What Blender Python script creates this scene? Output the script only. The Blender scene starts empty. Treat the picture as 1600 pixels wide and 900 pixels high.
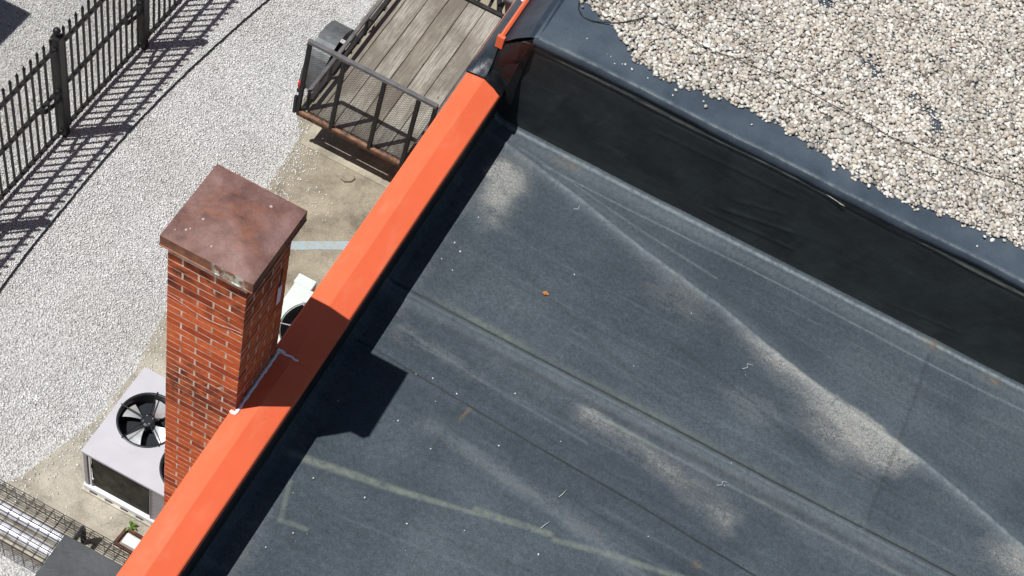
import bpy, math, random
import numpy as np
from mathutils import Vector, Matrix

random.seed(7)
rng = np.random.default_rng(11)
SC = bpy.context.scene
COL = SC.collection

# ------------------------------------------------------------------ camera, sky, sun, exposure
cam = bpy.data.cameras.new('camera')
cam_o = bpy.data.objects.new('camera', cam)
COL.objects.link(cam_o)
CR = np.array([[0.88392997, 0.42303717, 0.19926706],
               [0.46023425, -0.71159455, -0.53086498],
               [-0.08277826, 0.56095699, -0.82369595]])     # right, down, forward
cam_o.matrix_world = Matrix(((CR[0, 0], -CR[1, 0], -CR[2, 0], 0.0),
                             (CR[0, 1], -CR[1, 1], -CR[2, 1], 0.0),
                             (CR[0, 2], -CR[1, 2], -CR[2, 2], 12.8),
                             (0, 0, 0, 1)))
cam.sensor_width = 36.0
cam.lens = 2323.59 / 1600 * 36.0
cam.clip_start = 0.1
cam.clip_end = 2000.0
SC.camera = cam_o

SUN = Vector((-0.315, -0.28, 1.0)).normalized()             # towards the sun
world = bpy.data.worlds.new('World')
SC.world = world
world.use_nodes = True
wn = world.node_tree.nodes
wn.clear()
sky = wn.new('ShaderNodeTexSky')
sky.sky_type = 'NISHITA'
sky.sun_disc = False
sky.sun_elevation = math.asin(SUN.z)
sky.sun_rotation = math.atan2(SUN.x, SUN.y)
bg = wn.new('ShaderNodeBackground')
bg.inputs['Strength'].default_value = 0.05
wo = wn.new('ShaderNodeOutputWorld')
world.node_tree.links.new(sky.outputs[0], bg.inputs['Color'])
world.node_tree.links.new(bg.outputs[0], wo.inputs['Surface'])

sl = bpy.data.lights.new('sun', 'SUN')
sl.energy = 5.0
sl.angle = math.radians(0.5)
sl.color = (1.0, 0.985, 0.955)
sun_o = bpy.data.objects.new('sun', sl)
COL.objects.link(sun_o)
sun_o.rotation_euler = (-SUN).to_track_quat('-Z', 'Y').to_euler()
sun_o.location = SUN * 40

SC.view_settings.view_transform = 'Standard'
SC.view_settings.look = 'None'
SC.view_settings.exposure = 0.0
SC.view_settings.gamma = 1.0
SC.view_settings.use_curve_mapping = False
SC.render.engine = 'CYCLES'
SC.cycles.max_bounces = 6


# ------------------------------------------------------------------ materials
class NT:
    def __init__(s, name):
        s.m = bpy.data.materials.new(name)
        s.m.use_nodes = True
        s.t = s.m.node_tree
        s.n = s.t.nodes
        s.b = s.n['Principled BSDF']
        s._pos = None

    def lk(s, a, b):
        s.t.links.new(a, b)

    def new(s, ty, **kw):
        nd = s.n.new(ty)
        for k, v in kw.items():
            setattr(nd, k, v)
        return nd

    def pos(s):
        if s._pos is None:
            s._pos = s.new('ShaderNodeNewGeometry').outputs['Position']
        return s._pos

    def scaled(s, v, sc):
        nd = s.new('ShaderNodeMapping')
        nd.inputs['Scale'].default_value = sc
        s.lk(v, nd.inputs['Vector'])
        return nd.outputs[0]

    def noise(s, scale, detail=4, rough=0.55, vec=None, dist=0.0):
        nd = s.new('ShaderNodeTexNoise')
        nd.inputs['Scale'].default_value = scale
        nd.inputs['Detail'].default_value = detail
        nd.inputs['Roughness'].default_value = rough
        nd.inputs['Distortion'].default_value = dist
        s.lk(vec if vec is not None else s.pos(), nd.inputs['Vector'])
        return nd.outputs['Fac']

    def voro(s, scale, feature='F1', out='Distance', vec=None, rnd=1.0):
        nd = s.new('ShaderNodeTexVoronoi', feature=feature)
        nd.inputs['Scale'].default_value = scale
        nd.inputs['Randomness'].default_value = rnd
        s.lk(vec if vec is not None else s.pos(), nd.inputs['Vector'])
        return nd.outputs[out]

    def ramp(s, fac, *stops, interp='LINEAR'):
        nd = s.new('ShaderNodeValToRGB')
        nd.color_ramp.interpolation = interp
        e = nd.color_ramp.elements
        while len(e) < len(stops):
            e.new(0.5)
        for el, (p, c) in zip(e, stops):
            el.position = p
            if not hasattr(c, '__len__'):
                c = (c, c, c)
            el.color = (c[0], c[1], c[2], 1)
        s.lk(fac, nd.inputs[0])
        return nd.outputs[0]

    def mix(s, fac, a, b, mode='MIX'):
        nd = s.new('ShaderNodeMix', data_type='RGBA', blend_type=mode)
        for sock, v in ((nd.inputs[0], fac), (nd.inputs[6], a), (nd.inputs[7], b)):
            if hasattr(v, 'is_linked'):
                s.lk(v, sock)
            elif hasattr(v, '__len__'):
                sock.default_value = (v[0], v[1], v[2], 1)
            else:
                sock.default_value = v
        return nd.outputs[2]

    def math(s, op, a, b=0.0, clamp=False):
        nd = s.new('ShaderNodeMath', operation=op, use_clamp=clamp)
        for sock, v in ((nd.inputs[0], a), (nd.inputs[1], b)):
            if hasattr(v, 'is_linked'):
                s.lk(v, sock)
            else:
                sock.default_value = v
        return nd.outputs[0]

    def attr(s, name):
        nd = s.new('ShaderNodeAttribute', attribute_name=name)
        return nd.outputs['Fac']

    def sep(s, axis, v=None):
        nd = s.new('ShaderNodeSeparateXYZ')
        s.lk(v if v is not None else s.pos(), nd.inputs[0])
        return nd.outputs[axis]

    def bump(s, h, strength=0.3, dist=0.01, prev=None):
        nd = s.new('ShaderNodeBump')
        nd.inputs['Strength'].default_value = strength
        nd.inputs['Distance'].default_value = dist
        s.lk(h, nd.inputs['Height'])
        if prev is not None:
            s.lk(prev, nd.inputs['Normal'])
        s.lk(nd.outputs[0], s.b.inputs['Normal'])
        return nd.outputs[0]

    def out(s, color=None, rough=None, metal=None, spec=None):
        for key, v in (('Base Color', color), ('Roughness', rough), ('Metallic', metal), ('Specular IOR Level', spec)):
            if v is None:
                continue
            sock = s.b.inputs[key]
            if hasattr(v, 'is_linked'):
                s.lk(v, sock)
            elif hasattr(v, '__len__'):
                sock.default_value = (v[0], v[1], v[2], 1)
            else:
                sock.default_value = v
        return s.m


M = {}


def simple(name, c, rough=0.6, metal=0.0, var=0.25, scale=14, bump=0.12, spec=0.4):
    t = NT(name)
    n = t.noise(scale, 5)
    f = t.ramp(n, (0.3, 1 - var), (0.7, 1 + var))
    col = t.mix(1.0, c, f, 'MULTIPLY')
    t.bump(t.noise(scale * 6, 3), bump, 0.004)
    M[name] = t.out(col, rough, metal, spec)
    return M[name]


simple('black_iron', (0.012, 0.012, 0.013), 0.45, 0.0, 0.3, 10, 0.1)
simple('dark_steel', (0.03, 0.028, 0.028), 0.5, 0.2, 0.45, 9, 0.15)
simple('grey_steel', (0.16, 0.155, 0.16), 0.5, 0.3, 0.3, 8, 0.1)
simple('rubber', (0.012, 0.012, 0.013), 0.8, 0, 0.3, 20, 0.2)
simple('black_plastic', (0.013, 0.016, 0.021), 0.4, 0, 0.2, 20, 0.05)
simple('white_paint', (0.74, 0.74, 0.76), 0.4, 0, 0.06, 8, 0.03)
simple('case_grey', (0.48, 0.475, 0.51), 0.42, 0, 0.05, 5, 0.03)
simple('case_green', (0.60, 0.68, 0.63), 0.45, 0, 0.06, 5, 0.03)
simple('panel_grey', (0.36, 0.36, 0.38), 0.4, 0.2, 0.08, 5, 0.03)
simple('red_lens', (0.5, 0.02, 0.02), 0.3, 0, 0.1, 10, 0.02)
simple('sealant', (0.86, 0.90, 0.94), 0.5, 0, 0.12, 60, 0.5)
simple('tag_plate', (0.88, 0.80, 0.86), 0.5, 0, 0.1, 30, 0.05)
simple('galvanised', (0.72, 0.72, 0.76), 0.32, 0.25, 0.15, 30, 0.05)
simple('blade', (0.66, 0.68, 0.68), 0.35, 0.45, 0.15, 25, 0.1)
simple('wall_paint', (0.30, 0.09, 0.05), 0.8, 0, 0.2, 4, 0.3)
simple('shed_metal', (0.32, 0.34, 0.35), 0.5, 0.3, 0.1, 3, 0.1)
simple('rust_dark', (0.10, 0.042, 0.03), 0.8, 0.1, 0.5, 25, 0.4)
simple('pale_block', (0.72, 0.70, 0.70), 0.8, 0, 0.1, 20, 0.3)
simple('leaf_green', (0.10, 0.20, 0.025), 0.6, 0, 0.3, 30, 0.1)
simple('leaf_dry', (0.42, 0.17, 0.045), 0.7, 0, 0.35, 60, 0.2)
simple('cord_mauve', (0.50, 0.30, 0.28), 0.8, 0, 0.3, 60, 0.1)
simple('lichen', (0.52, 0.40, 0.36), 0.9, 0, 0.3, 90, 0.3)
simple('pale_sealant', (0.36, 0.35, 0.27), 0.7, 0, 0.3, 60, 0.4)
simple('twig', (0.16, 0.13, 0.09), 0.9, 0, 0.3, 60, 0.3)
simple('white_bits', (0.55, 0.55, 0.53), 0.7, 0, 0.12, 60, 0.2)
simple('pink_trim', (0.62, 0.20, 0.13), 0.6, 0, 0.2, 12, 0.1)


def m_tail_rust():
    t = NT('rusty_steel')
    n = t.noise(16, 6, 0.65)
    col = t.ramp(n, (0.30, (0.05, 0.035, 0.03)), (0.48, (0.20, 0.11, 0.07)), (0.62, (0.30, 0.17, 0.11)), (0.8, (0.14, 0.06, 0.035)))
    t.bump(t.noise(90, 4), 0.3, 0.003)
    M['rusty_steel'] = t.out(col, 0.75, 0.1, 0.3)


def m_gravel():
    t = NT('gravel_bed')
    v = t.voro(70, 'F1', 'Color')
    g = t.sep(0, v)
    col = t.ramp(g, (0.0, (0.34, 0.33, 0.31)), (0.35, (0.56, 0.55, 0.53)), (0.75, (0.68, 0.675, 0.66)), (1, (0.76, 0.755, 0.74)))
    d = t.ramp(t.noise(1.3, 4), (0.35, 0.86), (0.7, 1.06))
    col = t.mix(1.0, col, d, 'MULTIPLY')
    far = t.ramp(t.sep(0), (0.0, 0.0), (1.0, 1.0))
    t.bump(t.voro(70, 'F1', 'Distance'), 0.9, 0.02)
    M['gravel_bed'] = t.out(col, 0.95, 0, 0.2)
    t = NT('gravel_stone')
    gi = t.new('ShaderNodeNewGeometry').outputs['Random Per Island']
    col = t.ramp(gi, (0.0, (0.38, 0.375, 0.365)), (0.12, (0.58, 0.58, 0.575)), (0.55, (0.73, 0.73, 0.73)), (1, (0.84, 0.845, 0.845)))
    big = t.ramp(t.noise(0.9, 5, 0.6), (0.30, (0.86, 0.84, 0.80)), (0.55, (1.0, 1.0, 1.0)))
    xs = t.math('MULTIPLY_ADD', t.sep(0), -1.0)
    xs.node.inputs[2].default_value = -5.9
    far = t.ramp(t.math('MULTIPLY', xs, 1.6, True), (0, (1, 1, 1)), (1, (0.78, 0.765, 0.73)))
    col = t.mix(1.0, col, big, 'MULTIPLY')
    col = t.mix(1.0, col, far, 'MULTIPLY')
    M['gravel_stone'] = t.out(col, 0.95, 0, 0.15)


def m_pebble():
    t = NT('pebble')
    gi = t.new('ShaderNodeNewGeometry').outputs['Random Per Island']
    col = t.ramp(gi, (0.0, (0.15, 0.138, 0.125)), (0.06, (0.32, 0.27, 0.225)), (0.15, (0.38, 0.37, 0.345)), (0.28, (0.52, 0.44, 0.36)),
                 (0.44, (0.58, 0.54, 0.475)), (0.58, (0.46, 0.45, 0.425)), (0.72, (0.65, 0.60, 0.53)), (0.86, (0.72, 0.695, 0.645)), (1.0, (0.78, 0.76, 0.72)))
    n = t.noise(60, 4)
    col = t.mix(1.0, col, t.ramp(n, (0.3, 0.82), (0.7, 1.1)), 'MULTIPLY')
    dirt = t.ramp(t.noise(2.4, 6, 0.7), (0.32, (0.70, 0.69, 0.67)), (0.56, (0.97, 0.96, 0.95)))
    col = t.mix(1.0, col, dirt, 'MULTIPLY')
    M['pebble'] = t.out(col, 0.75, 0, 0.3)


def m_concrete(name, base, warm):
    t = NT(name)
    a = t.noise(2.2, 6, 0.65)
    col = t.ramp(a, (0.28, tuple(c * 0.72 for c in warm)), (0.5, base), (0.75, tuple(min(1, c * 1.18) for c in base)))
    sp = t.ramp(t.noise(120, 3), (0.35, 0.72), (0.6, 1.05), (0.75, 1.2))
    col = t.mix(1.0, col, sp, 'MULTIPLY')
    st = t.ramp(t.noise(3.4, 7, 0.72, dist=0.5), (0.36, 1.12), (0.5, 0.98), (0.66, 0.66))
    col = t.mix(1.0, col, st, 'MULTIPLY')
    # brown-grey staining, heavier towards the trailer
    sy = t.math('ADD', t.sep(1), t.math('MULTIPLY', t.math('SUBTRACT', t.noise(1.5, 5, 0.65), 0.5), 3.0))
    yst = t.math('MULTIPLY', t.math('SUBTRACT', sy, 5.9), 0.6, True)
    col = t.mix(1.0, col, t.ramp(yst, (0.0, (1, 1, 1)), (1.0, (0.74, 0.71, 0.66))), 'MULTIPLY')
    t.bump(t.noise(140, 4, 0.7), 0.5, 0.006)
    M[name] = t.out(col, 0.95, 0, 0.15)


def m_roof():
    t = NT('roof_membrane')
    col = t.ramp(t.noise(1.1, 6, 0.62), (0.28, (0.035, 0.046, 0.058)), (0.5, (0.050, 0.064, 0.078)), (0.74, (0.074, 0.091, 0.105)))
    streak = t.noise(3.0, 6, 0.66, t.scaled(t.pos(), (0.30, 2.6, 1)), 0.3)
    col = t.mix(1.0, col, t.ramp(streak, (0.3, 0.88), (0.7, 1.12)), 'MULTIPLY')
    hair = t.noise(2.0, 7, 0.75, t.scaled(t.pos(), (0.5, 16.0, 1)), 0.15)
    col = t.mix(t.math('MULTIPLY', t.ramp(hair, (0.62, 0.0), (0.74, 0.20)), t.ramp(t.noise(1.7, 4), (0.42, 0.0), (0.62, 1.0))), col, (0.16, 0.18, 0.185))
    grain = t.noise(115, 4, 0.8)
    col = t.mix(1.0, col, t.ramp(grain, (0.28, 0.55), (0.52, 1.0), (0.78, 1.65)), 'MULTIPLY')
    mid = t.noise(34, 5, 0.75)
    col = t.mix(1.0, col, t.ramp(mid, (0.3, 0.74), (0.7, 1.28)), 'MULTIPLY')
    # scuffs, pale flecks
    fl = t.ramp(t.noise(46, 5, 0.75), (0.66, 0.0), (0.78, 0.5))
    col = t.mix(t.math('MULTIPLY', fl, t.ramp(t.noise(2.3, 4), (0.4, 0.2), (0.65, 1.0))), col, (0.21, 0.22, 0.215))
    # worn lines
    w = t.math('MULTIPLY', t.attr('worn'), t.ramp(t.noise(24, 5, 0.7), (0.3, 0.25), (0.6, 1.0)), True)
    col = t.mix(w, col, (0.20, 0.235, 0.25))
    # old adhesive strips
    g = t.math('MULTIPLY', t.attr('green'), t.ramp(t.noise(15, 6, 0.75), (0.32, 0.15), (0.6, 0.95)), True)
    col = t.mix(g, col, (0.165, 0.185, 0.155))
    # dried silt, cracked
    warp = t.new('ShaderNodeVectorMath', operation='ADD')
    wn_ = t.new('ShaderNodeTexNoise')
    wn_.inputs['Scale'].default_value = 9
    t.lk(t.pos(), wn_.inputs['Vector'])
    wsc = t.new('ShaderNodeVectorMath', operation='SCALE')
    wsc.inputs[3].default_value = 0.16
    t.lk(wn_.outputs['Color'], wsc.inputs[0])
    t.lk(t.pos(), warp.inputs[0])
    t.lk(wsc.outputs[0], warp.inputs[1])
    ck = t.voro(27, 'DISTANCE_TO_EDGE', 'Distance', warp.outputs[0])
    ckm = t.ramp(ck, (0.0, 0.10), (0.05, 0.8), (0.10, 1.0))
    dd = t.attr('dust')
    dn = t.math('ADD', dd, t.math('MULTIPLY', t.math('SUBTRACT', t.noise(6.5, 8, 0.78, t.scaled(t.pos(), (0.7, 1.2, 1))), 0.5), 1.35))
    dn = t.math('ADD', dn, t.math('MULTIPLY', t.math('SUBTRACT', t.noise(42, 7, 0.85), 0.5), 1.3))
    dm = t.math('MULTIPLY', t.ramp(dn, (0.12, 0.0), (0.55, 0.5), (1.25, 1.0)), t.ramp(dd, (0.0, 0.0), (0.45, 1.0)))
    gr2 = t.ramp(t.noise(80, 6, 0.85), (0.32, 0.05), (0.64, 1.0))
    dm = t.math('MULTIPLY', dm, gr2)
    cpatch = t.math('MULTIPLY', t.ramp(dd, (0.12, 0.0), (0.4, 1.0)), t.ramp(t.noise(5.5, 4), (0.36, 0.15), (0.56, 1.0)))
    crk = t.mix(cpatch, (1, 1, 1), ckm)
    dm = t.math('MULTIPLY', dm, crk, True)
    tide = t.math('MULTIPLY', t.ramp(dn, (0.06, 0.0), (0.20, 0.13), (0.34, 0.0)), t.ramp(dd, (0.04, 0.0), (0.16, 1.0)))
    dm = t.math('ADD', dm, t.math('MULTIPLY', tide, gr2), True)
    col = t.mix(dm, col, (0.37, 0.36, 0.33))
    # rust-brown spots
    r = t.math('MULTIPLY', t.attr('rust'), t.ramp(t.noise(26, 5, 0.7), (0.42, 0.0), (0.62, 0.8)), True)
    col = t.mix(r, col, (0.19, 0.125, 0.06))
    # dark grime
    k = t.math('MULTIPLY', t.attr('grime'), t.ramp(t.noise(18, 5, 0.7), (0.3, 0.35), (0.6, 1.0)), True)
    col = t.mix(k, col, (0.025, 0.028, 0.028))
    b1 = t.bump(t.noise(7, 4), 0.12, 0.02)
    t.bump(t.noise(150, 4, 0.7), 0.4, 0.004, b1)
    M['roof_membrane'] = t.out(col, t.ramp(t.noise(5, 4), (0.3, 0.6), (0.7, 0.8)), 0, 0.2)


def m_dark_membrane(name, c, rough=0.5, streaks=0.6):
    t = NT(name)
    n = t.noise(3, 6, 0.62)
    col = t.ramp(n, (0.3, tuple(x * 0.6 for x in c)), (0.5, c), (0.72, tuple(x * 1.5 for x in c)))
    s = t.noise(9, 5, 0.65, t.scaled(t.pos(), (0.4, 1.5, 2.4)), 0.5)
    col = t.mix(t.math('MULTIPLY', t.ramp(s, (0.55, 0.0), (0.8, 0.5)), streaks), col, (0.085, 0.09, 0.08))
    w = t.math('MULTIPLY', t.attr('worn'), t.ramp(t.noise(9, 6, 0.75, t.scaled(t.pos(), (0.5, 1, 2))), (0.36, 0.0), (0.62, 1.0)), True)
    col = t.mix(w, col, (0.12, 0.13, 0.115))
    sc = t.ramp(t.noise(26, 5, 0.75, t.scaled(t.pos(), (1.6, 1, 0.5)), 1.2), (0.70, 0.0), (0.80, 0.5))
    col = t.mix(t.math('MULTIPLY', sc, streaks), col, (0.16, 0.17, 0.15))
    col = t.mix(1.0, col, t.ramp(t.noise(170, 3, 0.7), (0.3, 0.78), (0.7, 1.25)), 'MULTIPLY')
    b1 = t.bump(t.noise(5, 4, 0.5, t.scaled(t.pos(), (1, 1, 0.6)), 0.8), 0.35, 0.03)
    t.bump(t.noise(120, 3, 0.7), 0.2, 0.003, b1)
    M[name] = t.out(col, rough, 0, 0.4)


def m_flash():
    t = NT('edge_membrane')
    n = t.noise(2.6, 6, 0.62)
    col = t.ramp(n, (0.3, (0.034, 0.048, 0.065)), (0.5, (0.052, 0.070, 0.092)), (0.72, (0.074, 0.094, 0.116)))
    col = t.mix(t.ramp(t.noise(34, 6, 0.78), (0.70, 0.0), (0.80, 0.6)), col, (0.30, 0.31, 0.29))
    col = t.mix(1.0, col, t.ramp(t.noise(170, 3, 0.7), (0.3, 0.8), (0.7, 1.25)), 'MULTIPLY')
    w = t.math('MULTIPLY', t.attr('worn'), t.ramp(t.noise(14, 5, 0.7), (0.38, 0.1), (0.65, 1.0)), True)
    col = t.mix(w, col, (0.22, 0.25, 0.26))
    b1 = t.bump(t.noise(6, 4), 0.25, 0.02)
    t.bump(t.noise(140, 3, 0.7), 0.25, 0.003, b1)
    M['edge_membrane'] = t.out(col, 0.74, 0, 0.2)


def m_orange(name, c):
    t = NT(name)
    n = t.noise(1.4, 5, 0.6)
    col = t.mix(1.0, c, t.ramp(n, (0.3, 0.93), (0.7, 1.05)), 'MULTIPLY')
    sc = t.ramp(t.noise(30, 6, 0.75, t.scaled(t.pos(), (1, 0.5, 1))), (0.70, 0.0), (0.80, 0.45))
    col = t.mix(t.math('MULTIPLY', sc, t.ramp(t.noise(2.1, 3), (0.5, 0.0), (0.66, 1.0))), col, (0.42, 0.08, 0.035))
    chalk = t.noise(7, 7, 0.72, t.scaled(t.pos(), (1.4, 0.5, 1)))
    col = t.mix(t.ramp(chalk, (0.52, 0.0), (0.78, 0.16)), col, (0.75, 0.42, 0.30))
    dirt = t.math('MULTIPLY', t.ramp(t.noise(48, 6, 0.8), (0.61, 0.0), (0.70, 0.6)), t.ramp(t.noise(1.9, 3), (0.50, 0.0), (0.60, 1.0)))
    col = t.mix(dirt, col, (0.10, 0.03, 0.02))
    b1 = t.bump(t.noise(2.2, 3), 0.10, 0.05)
    t.bump(t.noise(60, 3), 0.05, 0.003, b1)
    M[name] = t.out(col, t.ramp(chalk, (0.3, 0.40), (0.7, 0.58)), 0, 0.32)


def m_brick():
    t = NT('brick')
    oi = t.new('ShaderNodeObjectInfo').outputs['Random']
    col = t.ramp(oi, (0.0, (0.33, 0.055, 0.022)), (0.25, (0.56, 0.112, 0.034)), (0.6, (0.66, 0.145, 0.043)), (0.85, (0.72, 0.17, 0.055)), (1, (0.60, 0.13, 0.045)))
    n = t.noise(22, 6, 0.65)
    col = t.mix(1.0, col, t.ramp(n, (0.3, 0.72), (0.55, 1.0), (0.75, 1.15)), 'MULTIPLY')
    # soot below the cap and one damp band, uneven edges
    z = t.sep(2)
    nz = t.math('ADD', z, t.math('MULTIPLY', t.math('SUBTRACT', t.noise(5, 5, 0.65), 0.5), 1.0))
    s1 = t.ramp(t.math('MULTIPLY', t.math('SUBTRACT', nz, 5.30), 2.6, True), (0.1, 0.0), (0.8, 0.9))
    col = t.mix(t.math('MULTIPLY', s1, t.ramp(t.noise(11, 4), (0.38, 0.0), (0.62, 1.0))), col, (0.07, 0.025, 0.018))
    band = t.math('SUBTRACT', 1.0, t.math('MULTIPLY', t.math('ABSOLUTE', t.math('SUBTRACT', nz, 4.42)), 3.0), True)
    col = t.mix(t.math('MULTIPLY', band, t.ramp(t.noise(13, 5, 0.7), (0.38, 0.0), (0.56, 0.9))), col, (0.075, 0.03, 0.022))
    ef = t.ramp(t.noise(48, 6, 0.78), (0.72, 0.0), (0.82, 0.5))
    col = t.mix(ef, col, (0.55, 0.35, 0.27))
    t.bump(t.noise(120, 5, 0.7), 0.45, 0.004)
    M['brick'] = t.out(col, 0.9, 0, 0.2)


def m_mortar():
    t = NT('mortar')
    n = t.noise(14, 6, 0.7)
    col = t.ramp(n, (0.32, (0.28, 0.14, 0.085)), (0.47, (0.58, 0.45, 0.35)), (0.66, (0.84, 0.76, 0.66)))
    t.bump(t.noise(160, 4, 0.7), 0.5, 0.004)
    M['mortar'] = t.out(col, 0.95, 0, 0.1)


def m_cap():
    t = NT('patina_metal')
    a = t.noise(6.0, 8, 0.70, dist=0.15)
    col = t.ramp(a, (0.28, (0.10, 0.052, 0.046)), (0.44, (0.175, 0.092, 0.078)), (0.56, (0.225, 0.125, 0.108)), (0.70, (0.265, 0.17, 0.16)), (0.84, (0.30, 0.21, 0.205)))
    o_ = t.ramp(t.noise(4.2, 7, 0.74, dist=0.2), (0.50, 0.0), (0.70, 0.75))
    col = t.mix(o_, col, (0.33, 0.125, 0.06))
    d = t.ramp(t.noise(5.5, 7, 0.74, dist=0.2), (0.52, 0.0), (0.72, 0.6))
    col = t.mix(d, col, (0.11, 0.058, 0.055))
    sp = t.ramp(t.voro(8.5), (0.035, 0.85), (0.075, 0.0))
    sp = t.math('MULTIPLY', sp, t.ramp(t.noise(3.0, 2), (0.46, 0.0), (0.54, 1.0)))
    col = t.mix(sp, col, (0.62, 0.47, 0.42))
    col = t.mix(1.0, col, t.ramp(t.noise(130, 3, 0.7), (0.3, 0.82), (0.7, 1.15)), 'MULTIPLY')
    t.bump(t.noise(9, 5), 0.1, 0.01)
    M['patina_metal'] = t.out(col, t.ramp(a, (0.3, 0.45), (0.7, 0.62)), 0.15, 0.4)
    t = NT('patina_rim')
    a = t.noise(11, 6, 0.7)
    col = t.ramp(a, (0.3, (0.10, 0.045, 0.028)), (0.5, (0.22, 0.09, 0.05)), (0.7, (0.33, 0.15, 0.075)))
    p = t.math('MULTIPLY', t.ramp(t.noise(16, 5, 0.7), (0.45, 0.0), (0.55, 1.0)),
               t.ramp(t.math('SUBTRACT', 1.0, t.math('MULTIPLY', t.math('ABSOLUTE', t.math('ADD', t.sep(0), 2.03)), 8.0), True), (0.05, 0.0), (0.3, 1.0)))
    col = t.mix(p, col, (0.52, 0.56, 0.47))
    M['patina_rim'] = t.out(col, 0.6, 0.1, 0.3)


def m_wood():
    t = NT('weathered_wood')
    oi = t.new('ShaderNodeObjectInfo').outputs['Random']
    off = t.new('ShaderNodeVectorMath', operation='ADD')
    cb = t.new('ShaderNodeCombineXYZ')
    t.lk(t.math('MULTIPLY', oi, 40.0), cb.inputs[0])
    t.lk(t.pos(), off.inputs[0])
    t.lk(cb.outputs[0], off.inputs[1])
    v = off.outputs[0]
    g = t.noise(5.0, 7, 0.70, t.scaled(v, (13, 0.42, 1)), 0.25)
    col = t.ramp(g, (0.30, (0.15, 0.14, 0.125)), (0.46, (0.30, 0.29, 0.26)), (0.60, (0.43, 0.415, 0.375)), (0.75, (0.56, 0.55, 0.51)))
    fine = t.noise(9.0, 6, 0.75, t.scaled(v, (26, 0.7, 1)), 0.15)
    col = t.mix(1.0, col, t.ramp(oi, (0.0, (0.70, 0.66, 0.60)), (0.5, (0.95, 0.93, 0.88)), (1.0, (1.18, 1.16, 1.12))), 'MULTIPLY')
    col = t.mix(1.0, col, t.ramp(fine, (0.32, 0.62), (0.55, 1.0), (0.75, 1.2)), 'MULTIPLY')
    # damp stains
    st = t.ramp(t.noise(2.3, 5, 0.65, t.scaled(v, (1.6, 0.8, 1))), (0.42, 0.0), (0.60, 0.75))
    col = t.mix(st, col, (0.15, 0.125, 0.105))
    # knots
    kn = t.ramp(t.voro(3.1, 'F1', 'Distance', t.scaled(v, (1.7, 0.8, 0.1))), (0.03, 0.85), (0.085, 0.0))
    col = t.mix(kn, col, (0.11, 0.085, 0.065))
    gm = t.ramp(t.noise(3.0, 4), (0.55, 0.0), (0.75, 0.35))
    col = t.mix(gm, col, (0.20, 0.21, 0.12))
    t.bump(fine, 0.5, 0.006)
    M['weathered_wood'] = t.out(col, 0.9, 0, 0.15)


def m_coil():
    t = NT('coil')
    n = t.noise(7, 6, 0.65)
    col = t.ramp(n, (0.3, (0.022, 0.022, 0.017)), (0.5, (0.05, 0.05, 0.038)), (0.72, (0.10, 0.105, 0.075)))
    col = t.mix(t.ramp(t.noise(19, 5, 0.75), (0.62, 0.0), (0.74, 0.7)), col, (0.17, 0.18, 0.13))
    wv = t.new('ShaderNodeTexWave', wave_type='BANDS', bands_direction='X')
    wv.inputs['Scale'].default_value = 60
    t.lk(t.pos(), wv.inputs['Vector'])
    t.bump(wv.outputs['Fac'], 0.4, 0.004)
    M['coil'] = t.out(col, 0.8, 0.1, 0.2)


def m_fender():
    t = NT('fender_grey')
    n = t.noise(6, 6, 0.65)
    col = t.ramp(n, (0.3, (0.075, 0.082, 0.085)), (0.55, (0.13, 0.14, 0.143)), (0.75, (0.18, 0.185, 0.185)))
    col = t.mix(t.ramp(t.noise(10, 6, 0.75), (0.60, 0.0), (0.70, 0.8)), col, (0.24, 0.11, 0.06))
    M['fender_grey'] = t.out(col, 0.5, 0.2, 0.4)


m_fender()


def m_bluepaint():
    t = NT('blue_paint')
    n = t.noise(26, 6, 0.75)
    col = t.mix(t.ramp(n, (0.44, 0.0), (0.60, 1.0)), (0.31, 0.405, 0.45), (0.35, 0.33, 0.285))
    t.bump(t.noise(120, 3), 0.3, 0.004)
    M['blue_paint'] = t.out(col, 0.9, 0, 0.2)


m_tail_rust(); m_gravel(); m_pebble(); m_roof(); m_flash(); m_brick(); m_mortar(); m_cap(); m_wood(); m_coil(); m_bluepaint()
m_concrete('concrete', (0.43, 0.395, 0.325), (0.41, 0.37, 0.295))
m_concrete('concrete_pale', (0.54, 0.51, 0.43), (0.51, 0.47, 0.39))
m_dark_membrane('wall_membrane', (0.019, 0.024, 0.025), 0.55, 0.45)
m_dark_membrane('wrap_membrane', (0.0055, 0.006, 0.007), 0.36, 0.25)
m_dark_membrane('navy_membrane', (0.020, 0.027, 0.040), 0.42, 0.35)
m_dark_membrane('board_membrane', (0.050, 0.056, 0.062), 0.6, 0.3)
m_orange('orange_coping', (0.79, 0.146, 0.060))


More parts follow.
